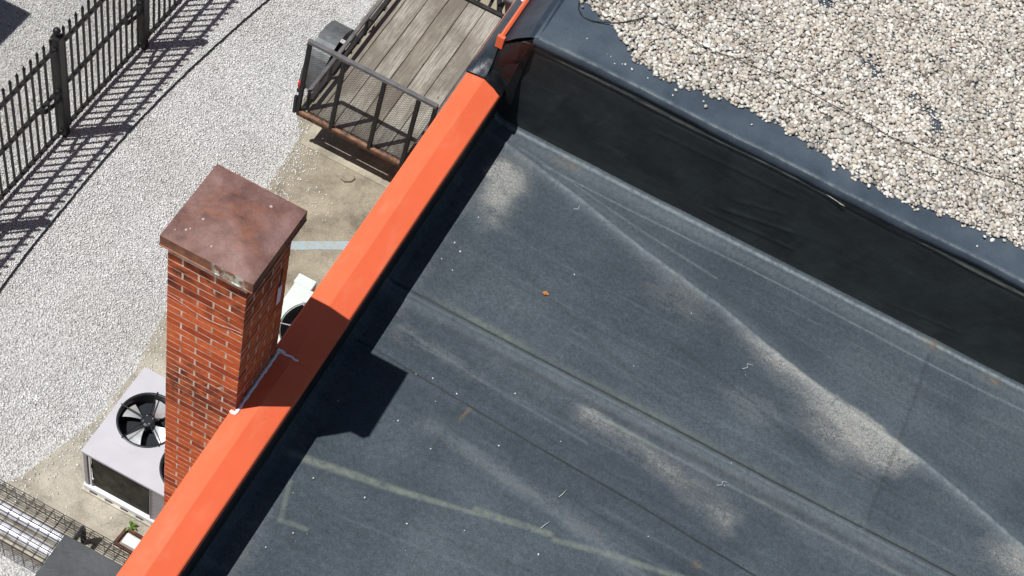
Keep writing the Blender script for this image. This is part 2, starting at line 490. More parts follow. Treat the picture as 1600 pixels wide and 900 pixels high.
# ------------------------------------------------------------------ mesh helpers
class MB:
    """collects vertices and faces, links them as one mesh object"""

    def __init__(s):
        s.v = []
        s.f = []

    def add(s, vs, fs):
        k = len(s.v)
        s.v.extend([tuple(map(float, p)) for p in vs])
        s.f.extend([tuple(i + k for i in f) for f in fs])
        return s

    def box(s, x0, x1, y0, y1, z0, z1, b=0.0, mat=None):
        c = np.array([(x0 + x1) / 2, (y0 + y1) / 2, (z0 + z1) / 2])
        h = np.array([abs(x1 - x0) / 2, abs(y1 - y0) / 2, abs(z1 - z0) / 2])
        vs, fs = cham(h, b)
        vs = [np.array(p) for p in vs]
        if mat is not None:
            vs = [mat @ p for p in vs]
        return s.add([c + p for p in vs], fs)

    def bar(s, p, q, w, t, up=(0, 0, 1), b=0.0):
        """a straight bar from p to q, w wide across, t thick along up"""
        p, q = np.array(p, float), np.array(q, float)
        d = q - p
        L = np.linalg.norm(d)
        d /= L
        u = np.array(up, float)
        u = u - d * (u @ d)
        u /= np.linalg.norm(u)
        w_ = np.cross(u, d)
        R = np.stack([w_, d, u], 1)
        vs, fs = cham(np.array([w / 2, L / 2, t / 2]), b)
        return s.add([(p + q) / 2 + R @ np.array(v) for v in vs], fs)

    def tube(s, pts, r, n=8, cap=True):
        pts = [np.array(p, float) for p in pts]
        rr = r if hasattr(r, '__len__') else [r] * len(pts)
        vs, fs = [], []
        u0 = None
        for i, p in enumerate(pts):
            d = pts[min(i + 1, len(pts) - 1)] - pts[max(i - 1, 0)]
            d = d / (np.linalg.norm(d) + 1e-12)
            if u0 is None:
                a = np.array([0, 0, 1.0]) if abs(d[2]) < 0.9 else np.array([1.0, 0, 0])
            else:
                a = u0
            u = a - d * (a @ d)
            u /= np.linalg.norm(u)
            u0 = u
            w = np.cross(d, u)
            for k in range(n):
                an = 2 * math.pi * k / n
                vs.append(p + rr[i] * (math.cos(an) * u + math.sin(an) * w))
        for i in range(len(pts) - 1):
            for k in range(n):
                a, b_ = i * n + k, i * n + (k + 1) % n
                fs.append((a, b_, b_ + n, a + n))
        if cap:
            fs.append(tuple(range(n - 1, -1, -1)))
            fs.append(tuple(range((len(pts) - 1) * n, len(pts) * n)))
        return s.add(vs, fs)

    def lathe(s, prof, c, n=24, axis='z', closed=False):
        """prof: (radius, height) list"""
        vs, fs = [], []
        for (r, h) in prof:
            for k in range(n):
                an = 2 * math.pi * k / n
                a, b_ = r * math.cos(an), r * math.sin(an)
                vs.append({'z': (a, b_, h), 'x': (h, a, b_), 'y': (b_, h, a)}[axis])
        m = len(prof)
        for i in range(m - 1 if not closed else m):
            j = (i + 1) % m
            for k in range(n):
                fs.append((i * n + k, i * n + (k + 1) % n, j * n + (k + 1) % n, j * n + k))
        return s.add([np.array(c) + np.array(p) for p in vs], fs)

    def prism(s, poly, z0, z1):
        """poly: list of (x,y) counter-clockwise"""
        n = len(poly)
        vs = [(x, y, z0) for x, y in poly] + [(x, y, z1) for x, y in poly]
        fs = [tuple(range(n - 1, -1, -1)), tuple(range(n, 2 * n))]
        fs += [(i, (i + 1) % n, (i + 1) % n + n, i + n) for i in range(n)]
        return s.add(vs, fs)

    def build(s, name, mat, parent=None, smooth=False, loc=None):
        me = bpy.data.meshes.new(name)
        v = s.v
        if loc is not None:
            v = [(a - loc[0], b - loc[1], c - loc[2]) for a, b, c in v]
        me.from_pydata(v, [], s.f)
        me.materials.append(M[mat] if isinstance(mat, str) else mat)
        if smooth:
            me.shade_smooth()
        me.update()
        o = bpy.data.objects.new(name, me)
        if loc is not None:
            o.location = loc
        COL.objects.link(o)
        if parent is not None:
            o.parent = parent
            if parent.type == 'EMPTY' or True:
                # children are written in world coordinates: undo the parent's place
                off = Vector(parent.location)
                if parent.parent is not None:
                    off += Vector(parent.parent.location)
                o.location = Vector(o.location) - off
        return o


def cham(h, b):
    """chamfered box, half sizes h"""
    if b <= 0:
        vs = [(sx * h[0], sy * h[1], sz * h[2]) for sz in (-1, 1) for sy in (-1, 1) for sx in (-1, 1)]
        return vs, [(0, 2, 3, 1), (4, 5, 7, 6), (0, 1, 5, 4), (2, 6, 7, 3), (0, 4, 6, 2), (1, 3, 7, 5)]
    vs, idx = [], {}
    for sx in (-1, 1):
        for sy in (-1, 1):
            for sz in (-1, 1):
                for ax in range(3):
                    p = [sx * h[0], sy * h[1], sz * h[2]]
                    for a in range(3):
                        if a != ax:
                            p[a] -= (sx, sy, sz)[a] * b
                    idx[(sx, sy, sz, ax)] = len(vs)
                    vs.append(tuple(p))
    fs = []

    def oriented(f):
        P = [np.array(vs[i]) for i in f]
        n = np.cross(P[1] - P[0], P[2] - P[0])
        c = sum(P) / len(P)
        return tuple(f) if n @ c > 0 else tuple(reversed(f))
    for ax in range(3):
        o1, o2 = [a for a in range(3) if a != ax]
        for s_ in (-1, 1):
            f = []
            for (a, b2) in ((-1, -1), (1, -1), (1, 1), (-1, 1)):
                sg = [0, 0, 0]
                sg[ax], sg[o1], sg[o2] = s_, a, b2
                f.append(idx[(sg[0], sg[1], sg[2], ax)])
            fs.append(oriented(f))
    for ax in range(3):
        o1, o2 = [a for a in range(3) if a != ax]
        for a in (-1, 1):
            for b2 in (-1, 1):
                sg0, sg1 = [0] * 3, [0] * 3
                sg0[ax], sg0[o1], sg0[o2] = -1, a, b2
                sg1[ax], sg1[o1], sg1[o2] = 1, a, b2
                f = [idx[(*sg0, o1)], idx[(*sg1, o1)], idx[(*sg1, o2)], idx[(*sg0, o2)]]
                fs.append(oriented(f))
    for sx in (-1, 1):
        for sy in (-1, 1):
            for sz in (-1, 1):
                fs.append(oriented([idx[(sx, sy, sz, a)] for a in range(3)]))
    return vs, fs


def thing(name, label, cat, loc=(0, 0, 0), group=None, kind=None):
    o = bpy.data.objects.new(name, None)
    o.empty_display_size = 0.2
    o.location = loc
    COL.objects.link(o)
    return tag(o, label, cat, group, kind)


def tag(o, label, cat, group=None, kind=None):
    o['label'] = label
    o['category'] = cat
    if group:
        o['group'] = group
    if kind:
        o['kind'] = kind
    return o


def np_mesh(name, verts, faces, mat, attrs=None, smooth=False):
    """verts (n,3) and equal-sized faces (m,k) arrays, fast"""
    me = bpy.data.meshes.new(name)
    k = faces.shape[1]
    me.vertices.add(len(verts))
    me.vertices.foreach_set('co', np.ascontiguousarray(verts, dtype=np.float32).ravel())
    me.loops.add(faces.size)
    me.loops.foreach_set('vertex_index', np.ascontiguousarray(faces, dtype=np.int32).ravel())
    me.polygons.add(len(faces))
    me.polygons.foreach_set('loop_start', np.arange(0, faces.size, k, dtype=np.int32))
    try:
        me.polygons.foreach_set('loop_total', np.full(len(faces), k, dtype=np.int32))
    except Exception:
        pass
    me.update(calc_edges=True)
    if attrs:
        for n_, a in attrs.items():
            at = me.attributes.new(n_, 'FLOAT', 'POINT')
            at.data.foreach_set('value', np.ascontiguousarray(a, dtype=np.float32))
    if smooth:
        me.shade_smooth()
    me.materials.append(M[mat])
    o = bpy.data.objects.new(name, me)
    COL.objects.link(o)
    return o


def vnoise(x, y, seed=0):
    """cheap smooth noise for relief, about -1..1"""
    r = np.random.default_rng(seed)
    s = np.zeros_like(x)
    for i in range(9):
        f = 0.7 * 1.55 ** i
        a = 1.0 / (1.35 ** i)
        th = r.uniform(0, 2 * math.pi)
        s += a * np.sin(f * (math.cos(th) * x + math.sin(th) * y) + r.uniform(0, 6.28)) * np.sin(f * 0.8 * (math.sin(th) * x - math.cos(th) * y) + r.uniform(0, 6.28))
    return s / 1.8


def seg_dist(px, py, pts):
    """distance to a polyline"""
    d = np.full(px.shape, 1e9)
    for (ax, ay), (bx, by) in zip(pts[:-1], pts[1:]):
        dx, dy = bx - ax, by - ay
        t = np.clip(((px - ax) * dx + (py - ay) * dy) / (dx * dx + dy * dy), 0, 1)
        d = np.minimum(d, np.hypot(px - ax - t * dx, py - ay - t * dy))
    return d


def grid(x0, x1, nx, y0, y1, ny):
    xs = np.linspace(x0, x1, nx)
    ys = np.linspace(y0, y1, ny)
    X, Y = np.meshgrid(xs, ys)
    i = np.arange(nx * ny).reshape(ny, nx)
    F = np.stack([i[:-1, :-1].ravel(), i[:-1, 1:].ravel(), i[1:, 1:].ravel(), i[1:, :-1].ravel()], 1)
    return X, Y, F


# ------------------------------------------------------------------ ground
EDGE = [(3.60, -4.60), (3.85, -4.42), (4.2, -4.36), (4.45, -4.20), (5.22, -3.98), (5.87, -3.96), (6.46, -4.07), (7.5, -4.02), (8.55, -4.03), (9.18, -4.08), (9.5, -4.3), (13.0, -4.4)]


def edge_x(y):
    return np.interp(y, [e[0] for e in EDGE], [e[1] for e in EDGE])


g = MB().add([(-400, -400, 0), (400, -400, 0), (400, 400, 0), (-400, 400, 0)], [(0, 1, 2, 3)]).build('ground', 'gravel_bed')
tag(g, 'pale crushed limestone gravel ground of the lot', 'ground', kind='structure')

poly = [(x - 0.02, y) for y, x in EDGE if y >= 3.85]
slab = MB().prism([(-1.9, 3.80), (-1.9, 13.0)] + poly[::-1] + [(-4.40, 3.80)], -0.05, 0.014).build('concrete_apron', 'concrete')
tag(slab, 'stained tan concrete apron between the gravel and the building', 'pavement', kind='structure')
strip = MB().box(-4.06, -2.0, 9.10, 9.62, 0.0, 0.030, 0.006).build('concrete_strip', 'concrete_pale')
tag(strip, 'paler concrete strip at the back end of the trailer', 'pavement', kind='structure')
bl = MB()
n_ = 14
A, B = np.array([-3.52, 7.875]), np.array([-2.30, 8.66])
dr = (B - A) / np.linalg.norm(B - A)
nr = np.array([-dr[1], dr[0]])
vs = []
for i in range(n_ + 1):
    c = A + (B - A) * i / n_
    for s_ in (-1, 1):
        q = c + nr * s_ * (0.055 + random.uniform(-0.006, 0.006))
        vs.append((q[0], q[1], 0.0185))
bl.add(vs, [(2 * i, 2 * i + 2, 2 * i + 3, 2 * i + 1) for i in range(n_)])
bl = bl.build('painted_line', 'blue_paint')
tag(bl, 'worn pale blue painted line on the concrete', 'line', kind='structure')

# ragged crack across the concrete, its lips a little proud
ck = [(-4.0, 8.30), (-3.75, 8.40), (-3.55, 8.50), (-3.365, 8.60), (-3.15, 8.77), (-2.97, 8.945), (-2.6, 9.08)]
cm = MB()
pts = []
for (ax, ay), (bx, by) in zip(ck[:-1], ck[1:]):
    for i in range(8):
        t_ = i / 8
        pts.append((ax + (bx - ax) * t_ + random.uniform(-.012, .012), ay + (by - ay) * t_ + random.uniform(-.012, .012), 0.0155))
cm.tube(pts, [random.uniform(0.004, 0.010) for _ in pts], 5)
cm.build('crack_lip', 'concrete_pale', slab)


# crushed stone: one heap nobody could count
def stones(n, xs, ys, zs, rmin, rmax, base_v, base_f, flat=(0.55, 0.9), jitter=0.25):
    r = rng.uniform(rmin, rmax, n) * rng.choice([0.8, 1.0, 1.0, 1.25], n)
    k = len(base_v)
    V = np.repeat(base_v[None], n, 0) * (1 + rng.uniform(-jitter, jitter, (n, k, 1)))
    V[:, :, 0] *= rng.uniform(0.75, 1.3, (n, 1))
    V[:, :, 2] *= rng.uniform(flat[0], flat[1], (n, 1))
    # random tilt and turn
    a, b_, c_ = rng.uniform(0, 6.283, n), rng.normal(0, 0.35, n), rng.normal(0, 0.35, n)
    ca, sa = np.cos(a)[:, None], np.sin(a)[:, None]
    x, y, z = V[:, :, 0], V[:, :, 1], V[:, :, 2]
    cb, sb = np.cos(b_)[:, None], np.sin(b_)[:, None]
    y, z = y * cb - z * sb, y * sb + z * cb
    cc, sc_ = np.cos(c_)[:, None], np.sin(c_)[:, None]
    x, z = x * cc + z * sc_, -x * sc_ + z * cc
    x, y = x * ca - y * sa, x * sa + y * ca
    W = np.stack([x, y, z], 2) * r[:, None, None]
    W[:, :, 0] += xs[:, None]
    W[:, :, 1] += ys[:, None]
    W[:, :, 2] += (zs + r * 0.35)[:, None]
    F = base_f[None] + (np.arange(n) * k)[:, None, None]
    return W.reshape(-1, 3), F.reshape(-1, base_f.shape[1])


OCT_V = np.array([(1, 0, 0), (-1, 0, 0), (0, 1, 0), (0, -1, 0), (0, 0, 1), (0, 0, -1.0)])
OCT_F = np.array([(0, 2, 4), (2, 1, 4), (1, 3, 4), (3, 0, 4), (2, 0, 5), (1, 2, 5), (3, 1, 5), (0, 3, 5)])
sp = 0.0170
gx, gy = np.meshgrid(np.arange(-8.6, -3.3, sp), np.arange(2.9, 12.6, sp))
gx = (gx + rng.uniform(-.5, .5, gx.shape) * sp).ravel()
gy = (gy + rng.uniform(-.5, .5, gy.shape) * sp).ravel()
# only the ground in and just round the view
D = np.stack([gx, gy, np.full_like(gx, -12.8)], 1) @ CR.T
u, v = 2323.6 * D[:, 0] / D[:, 2], 2323.6 * D[:, 1] / D[:, 2]
keep = (u > -890) & (u < 60) & (v > -540) & (v < 540)
ex = edge_x(gy)
over = gx - ex
pr = np.where(over < -0.25, 1.0, np.clip(0.62 - over / 0.42 * 0.62, 0, 1) ** 1.5)
pr = np.where(over > 0.0, pr * 0.75 + 0.012, pr)
pr = np.where((gy < 3.78), 1.0, pr)
thin = vnoise(gx * 5, gy * 5, 3)
ex = ex + 0.10 * vnoise(gx * 2.5, gy * 2.5, 23)
over = gx - ex
pr = np.where(over < -0.25, 1.0, np.clip(0.62 - over / 0.42 * 0.62, 0, 1) ** 1.5)
pr = np.where(over > 0.0, pr * 0.75 + 0.012, pr)
pr = np.where((gy < 3.78), 1.0, pr)
pr = np.clip(pr + 0.25 * thin * ((over > -0.4) & (over < 0.25)), 0.008, 1)
bare = np.exp(-((gx + 4.93) ** 2 + (gy - 6.5) ** 2) / 0.05 ** 2)
keep &= rng.uniform(0, 1, gx.shape) < pr * (1 - bare)
keep &= gx < -3.0
gx, gy, over = gx[keep], gy[keep], over[keep]
zz = np.where((gx - edge_x(gy) > -0.02) & (gy > 3.8), 0.014, 0.0) + np.where(over < -0.2, rng.uniform(0, 0.004, gx.shape), 0.0)
W, F = stones(len(gx), gx, gy, zz, 0.0062, 0.0120, OCT_V, OCT_F, (0.32, 0.62), 0.3)
gx, gy = np.meshgrid(np.arange(-10.5, -4.3, .030), np.arange(0.5, 15.0, .030))
gx = (gx + rng.uniform(-.5, .5, gx.shape) * .026).ravel()
gy = (gy + rng.uniform(-.5, .5, gy.shape) * .026).ravel()
D = np.stack([gx, gy, np.full_like(gx, -12.8)], 1) @ CR.T
u, v = 2323.6 * D[:, 0] / D[:, 2], 2323.6 * D[:, 1] / D[:, 2]
keep = ~((u > -890) & (u < 60) & (v > -540) & (v < 540)) & (u > -1150) & (v > -900) & (v < 900) & (gx < edge_x(gy) - .1)
keep |= ~((u > -890) & (u < 60) & (v > -540) & (v < 540)) & (u > -1150) & (gy < 3.7) & (gx < -4.0) & (v < 900)
gx, gy = gx[keep], gy[keep]
W2, F2 = stones(len(gx), gx, gy, np.zeros(len(gx)), .011, .019, OCT_V, OCT_F, (.32, .62), .3)
W, F = np.concatenate([W, W2]), np.concatenate([F, F2 + len(W)])
o = np_mesh('crushed_gravel', W, F, 'gravel_stone')
tag(o, 'loose white crushed limestone gravel covering the lot', 'gravel', kind='stuff')

# ------------------------------------------------------------------ low building: roof, parapet, coping
ZR = 3.87
LB = thing('low_building', 'low building with black membrane roof and bright orange parapet coping', 'building', (0, 2, 0))
MB().box(-1.93, 7.0, -6.0, 7.40, 0.0, 3.60).build('wall', 'wall_paint', LB)
MB().box(-1.93, -1.70, -6.0, 7.42, 3.60, 4.37).build('parapet', 'wall_membrane', LB)

CREASE = [(-1.62, 7.27), (-1.355, 7.213), (-.826, 7.093), (-.209, 6.935), (.552, 6.784), (.971, 6.657), (1.546, 6.51), (2.252, 6.395), (2.749, 6.253), (3.185, 6.113), (5.0, 5.62), (7.0, 5.1)]
gxs = np.concatenate([np.arange(-1.70, 3.35, 0.0125), np.linspace(3.36, 6.0, 60)])
gys = np.concatenate([np.linspace(0.0, 3.05, 60), np.arange(3.06, 7.436, 0.0125)])
X, Y = np.meshgrid(gxs, gys)
i = np.arange(X.size).reshape(X.shape)
F = np.stack([i[:-1, :-1].ravel(), i[:-1, 1:].ravel(), i[1:, 1:].ravel(), i[1:, :-1].ravel()], 1)
x, y = X.ravel(), Y.ravel()
cr = seg_dist(x, y, CREASE)
cy = np.interp(x, [c[0] for c in CREASE], [c[1] for c in CREASE])
h = 0.004 * vnoise(x * 1.3, y * 1.3, 5)
h += 0.010 * np.exp(-(cr / 0.022) ** 2) + 0.012 * np.exp(-cr / 0.18)
h += np.where(y > 5.64, 0.006, 0.0) + np.where(y < 5.02, -0.004, 0.0)
h += 0.010 * np.exp(-((y - 5.60) / 0.05) ** 2)
h += 0.035 * np.clip((y - 7.395) / 0.04, 0, 1) ** 2
h += 0.05 * np.clip((-1.62 - x) / 0.08, 0, 1) ** 2
h += 0.004 * np.exp(-((x - 2.09 - 0.01 * np.sin(y * 3)) / 0.02) ** 2) + 0.003 * np.exp(-((x + 0.80) / 0.02) ** 2)
wrk = seg_dist(x, y, [(-0.8, 4.9), (0.6, 4.72), (2.4, 4.5)])
h += 0.004 * np.exp(-(wrk / 0.03) ** 2)


def soft(d, w, p=2):
    return np.exp(-np.abs(d / w) ** p)


# dried silt: outlines bent by a slow noise so that no pool is a plain oval
x0_, y0_ = x, y
x = x0_ + 0.10 * vnoise(x0_ * 3.1, y0_ * 3.1, 31)
y = y0_ + 0.055 * vnoise(x0_ * 2.6, y0_ * 4.2, 32)
dep = cy - y
wd = np.interp(x, [0.45, 0.7, 1.2, 1.7, 2.0, 2.25, 2.4], [0.02, 0.12, 0.30, 0.46, 0.42, 0.22, 0.02])
dust = np.where(dep > -0.015, 1.0, np.exp(-((dep + 0.015) / 0.02) ** 2)) * np.clip(1.15 - np.clip(dep, 0, 9) / np.maximum(wd, .01), 0, 1) * np.interp(x, [.45, .75, 1.3, 1.9, 2.15, 2.35], [0, .5, .9, 1.15, .85, 0])
d2 = seg_dist(x, y, [(0.05, 5.43), (0.62, 5.37), (1.22, 5.28)])
dust = np.maximum(dust, 0.72 * soft(d2, 0.12) * np.where(y < 5.47, 1, 0.40))
dust = np.maximum(dust, 1.25 * soft(np.hypot((x + 1.33) * 1.0, (y - 6.84) * 0.8), 0.17))
dust = np.maximum(dust, 1.7 * soft(np.hypot(x + 1.41, y - 6.96), 0.11))
dust = np.maximum(dust, 0.45 * soft(np.hypot(x + 1.25, y - 6.58), 0.12))
dust = np.maximum(dust, 0.95 * soft(np.hypot(x - 3.22, y - 5.93), 0.22) * (dep > -0.02))
dust = np.maximum(dust, 0.50 * soft(np.hypot((x - 0.15) * .7, y - 6.68), 0.20) * np.where(dep > 0, 1, 0.2))
dust = np.maximum(dust, 0.38 * soft(np.hypot((x - 1.05) * .8, y - 6.15), 0.14))
dust = np.maximum(dust, 0.20 * soft(seg_dist(x, y, [(-0.9, 4.78), (0.3, 4.62), (1.4, 4.4)]), 0.07))
dust = np.maximum(dust, 0.30 * soft(seg_dist(x, y, [(-1.4, 5.3), (-0.8, 5.25)]), 0.10))
dust = np.maximum(dust, 0.34 * np.clip(1 - (x + 1.56) / 0.14, 0, 1))
x, y = x0_, y0_
dust *= np.clip(0.80 + 0.55 * vnoise(x * 2.2, y * 7.0, 33), 0.12, 1.15)
dust = np.maximum(dust, 0.17 * np.exp(-np.clip(dep, 0, 9) / 0.30) * (dep > 0) * np.interp(x, [-1.0, -0.2, 3.2], [0.2, 0.8, 1.0]))
dust = np.maximum(dust, 0.15 * soft(y - 5.50, 0.16) * np.interp(x, [-1.5, -0.6, 1.6, 2.6], [0.2, 0.7, 1, 0.6]))
# worn pale lines
worn = 0.75 * soft(cr, 0.022) * np.interp(x, [-1.6, -1.0, 3], [0.5, 0.9, 0.9])
worn = np.maximum(worn, 0.25 * soft(cr, 0.07))
worn = np.maximum(worn, 0.95 * soft(y - 7.408, 0.013))
worn = np.maximum(worn, 0.22 * soft(y - 7.34, 0.06))
worn = np.maximum(worn, 0.55 * soft(y - 7.235 - 0.012 * np.sin(x * 2.1), 0.008) * (x > -1.2))
worn = np.maximum(worn, 0.45 * soft(seg_dist(x, y, [(-1.4, 7.28), (-0.3, 7.10), (0.4, 7.02)]), 0.008))
worn = np.maximum(worn, 0.55 * soft(y - 5.455, 0.012) * np.interp(x, [-.1, .0, 1.4, 2.6, 2.8], [0, 1, .7, .5, 0]))
worn = np.maximum(worn, 0.60 * soft(y - 5.615, 0.008))
worn = np.maximum(worn, 0.20 * soft(y - 5.56, 0.05))
worn = np.maximum(worn, 0.30 * soft(seg_dist(x, y, [(-1.45, 5.35), (-0.8, 5.27), (0.1, 5.22)]), 0.010))
worn = np.maximum(worn, 0.22 * soft(seg_dist(x, y, [(-0.9, 4.80), (0.3, 4.60), (1.6, 4.35)]), 0.06))
for (ya_, sl_, w_, a_, xa_, xb_) in ((6.16, -0.02, .006, .30, -1.5, 2.0), (5.90, -.03, .010, .22, -0.6, 3), (5.27, -.02, .007, .35, -1.45, 0.6), (4.62, .03, .008, .30, -0.4, 2.2), (4.02, .12, .007, .28, -1.3, 1.2), (3.80, .16, .006, .22, -1.2, .8),
                                  (6.45, -.05, .006, .25, -1.2, 0.6), (6.98, -.10, .006, .28, 0.9, 3.2), (7.10, -.03, .005, .30, 0.5, 3), (4.85, -.06, .012, .30, 0.2, 2.2), (4.30, .10, .006, .25, .3, 1.8)):
    ln = ya_ + sl_ * x + 0.010 * np.sin(x * 2.7 + ya_ * 5)
    worn = np.maximum(worn, 0.6 * a_ * soft(y - ln, w_) * np.clip((x - xa_) / .3, 0, 1) * np.clip((xb_ - x) / .3, 0, 1))
# old adhesive
gs1 = seg_dist(x, y, [(-1.60, 4.10), (-0.846, 4.235), (-0.356, 4.345), (-0.02, 4.425)])
gs2 = seg_dist(x, y, [(-0.03, 4.455), (0.166, 4.475), (0.217, 4.47)])
gs2b = seg_dist(x, y, [(-0.35, 4.375), (0.16, 4.475)])
gs3 = seg_dist(x, y, [(0.20, 4.455), (0.6, 4.557), (0.954, 4.623), (1.5, 4.74)])
green = np.maximum.reduce([0.9 * soft(gs1, np.interp(x, [-1.5, -0.8, -0.2], [0.032, 0.024, 0.010]), 4), 0.85 * soft(gs2b, 0.024, 4), 0.75 * soft(gs3, 0.022, 4)])
green = np.maximum(green, 0.55 * soft(seg_dist(x, y, [(-1.50, 3.924), (-1.417, 3.66)]), 0.018, 4))
green = np.maximum(green, 0.6 * soft(seg_dist(x, y, [(-1.42, 3.66), (-1.246, 3.689)]), 0.018, 4))
green = np.maximum(green, 0.80 * soft(y - 5.675, 0.035) * np.interp(x, [-1.5, -1.2, -1.0, -0.75, -0.5, -0.2, 0.5, 1.0, 2.6], [0.1, 0.35, 0.9, 0.9, 0.3, 0.35, 0.7, 0.3, 0.25]))
green = np.maximum(green, 0.40 * soft(y - 5.455, 0.018) * np.interp(x, [-.1, .05, .5, .6, 1.25, 1.35, 1.45, 2.2, 2.35, 2.6], [0, 1, 1, .1, .1, 1, .1, .1, 1, 0]))
grime = np.maximum(0.85 * soft(y - 5.648, 0.008), 0.45 * soft(y - 5.52, 0.03) * (x > -1.2))
s2y = np.interp(x, [-1.5, -1.164, -.39, .613, 1.508, 4], [5.09, 5.068, 5.021, 4.981, 4.918, 4.74])
grime = np.maximum(grime, 0.75 * soft(y - s2y, 0.007))
grime = np.maximum(grime, 0.35 * soft(y - s2y - 0.10, 0.010) * (x > -1.1))
grime = np.maximum(grime, 0.55 * soft(x - 2.09 - 0.01 * np.sin(y * 3), 0.012) * (y > 5.7) * (y < 7.3))
grime = np.maximum(grime, 0.28 * soft(x + 0.80, 0.015) * (y > 4.6) * (y < 5.5))
grime = np.maximum(grime, 0.40 * soft(seg_dist(x, y, [(0.3, 6.30), (1.0, 6.17), (1.6, 5.98)]), 0.012))
grime = np.maximum(grime, 0.25 * soft(seg_dist(x, y, [(-0.9, 6.25), (0.3, 5.85)]), 0.02))
for (ya_, sl_, a_, xa_, xb_) in ((6.10, -.03, .38, -1.3, 2.4), (5.33, -.02, .35, -1.3, 2.6), (4.78, -.05, .30, -1.0, 2.4), (6.62, -.12, .30, -.6, 1.2), (4.15, .12, .28, -1.2, 1.6)):
    ln = ya_ + sl_ * x + 0.012 * np.sin(x * 2.1 + ya_ * 3)
    grime = np.maximum(grime, a_ * soft(y - ln, .008) * np.clip((x - xa_) / .3, 0, 1) * np.clip((xb_ - x) / .3, 0, 1))
rust = np.maximum.reduce([0.9 * soft(np.hypot((x + 1.02) * .55, y - 7.345), 0.05), 0.9 * soft(np.hypot((x - 2.08) * .4, y - 7.40), 0.035), soft(np.hypot((x - 2.6) * .4, y - 7.36), 0.03),
                          1.0 * soft(seg_dist(x, y, [(-0.72, 5.03), (-0.745, 4.90)]), 0.012), 0.8 * soft(np.hypot(x - 1.12, y - 4.79), 0.03)])
roof = np_mesh('membrane_roof', np.stack([x, y, ZR + h], 1), F, 'roof_membrane', dict(dust=dust, worn=worn, green=green, grime=grime, rust=rust), smooth=True)
roof.parent = LB
roof.location = (0, -2, 0)


def strip_mesh(pts, w, z, t=0.004):
    """a thin lapped membrane strip along a polyline"""
    m = MB()
    L, Rr = [], []
    for i, p in enumerate(pts):
        a = np.array(pts[max(i - 1, 0)])
        b_ = np.array(pts[min(i + 1, len(pts) - 1)])
        d = (b_ - a) / np.linalg.norm(b_ - a)
        n = np.array([-d[1], d[0]])
        p = np.array(p)
        L.append(p + n * w / 2)
        Rr.append(p - n * w / 2)
    k = len(pts)
    vs = [(a[0], a[1], z + t) for a in L] + [(a[0], a[1], z + t) for a in Rr] + [(a[0], a[1], z - 0.01) for a in L] + [(a[0], a[1], z - 0.01) for a in Rr]
    fs = []
    for i in range(k - 1):
        fs += [(i, k + i, k + i + 1, i + 1), (i, i + 1, 2 * k + i + 1, 2 * k + i), (k + i, 3 * k + i, 3 * k + i + 1, k + i + 1)]
    return m.add(vs, fs)


# raised lap lines of the membrane sheets
xs_ = np.linspace(-1.66, 5.8, 150)
bead = MB().tube([(a, 5.648 + 0.004 * math.sin(a * 3.1) + random.uniform(-.0015, .0015), ZR + 0.009 + random.uniform(-.001, .001)) for a in xs_], 0.0055, 6)
bead.build('lap_seam', 'wall_membrane', LB, True)
b2 = MB().tube([(a, np.interp(a, [-1.5, -1.164, -.39, .613, 1.508, 4], [5.09, 5.068, 5.021, 4.981, 4.918, 4.74]), ZR + 0.001 + random.uniform(-.001, .001)) for a in xs_ if a < 4], 0.0045, 6)
b2.build('lap_seam', 'wall_membrane', LB, True)

# orange metal coping in sections
PROF = [(-1.957, 4.345), (-1.957, 4.438), (-1.945, 4.444), (-1.818, 4.446), (-1.676, 4.378), (-1.668, 4.370), (-1.668, 4.305), (-1.672, 4.305), (-1.674, 4.366), (-1.82, 4.434), (-1.945, 4.434), (-1.952, 4.430), (-1.952, 4.345)]
for (ya, yb, lift) in ((-6.0, 1.35, 0.0), (1.352, 4.424, 0.0008), (4.4265, 7.30, 0.0)):
    m = MB()
    n = 14
    k = len(PROF)
    vs = []
    for i in range(n + 1):
        yy = ya + (yb - ya) * i / n
        for (px, pz) in PROF:
            vs.append((px + 0.0015 * math.sin(yy * 2.3 + px * 9), yy, pz + lift + 0.002 * math.sin(yy * 1.7 + px * 6)))
    fs = [(i * k + j, i * k + (j + 1) % k, (i + 1) * k + (j + 1) % k, (i + 1) * k + j) for i in range(n) for j in range(k)]
    fs += [tuple(range(k - 1, -1, -1)), tuple(range(n * k, n * k + k))]
    m.add(vs, [tuple(reversed(f)) for f in fs])
    sec = m.build('coping_section', 'orange_coping', LB)
    for yy in np.arange(ya + 0.32, yb - 0.1, 0.61):
        MB().lathe([(0, -.0035), (.004, -.003), (.006, 0.0)], (-1.6655, yy, 4.336), 8, 'x').build('screw', 'rust_dark', sec)

# ------------------------------------------------------------------ tall building: step wall, upper roof edge
TB = thing('tall_building', 'taller building whose flat roof is covered with pale pebbles', 'building', (2, 9, 0))
MB().box(-1.93, 9.0, 7.47, 16.0, 0.0, 4.30).build('wall', 'wall_paint', TB)
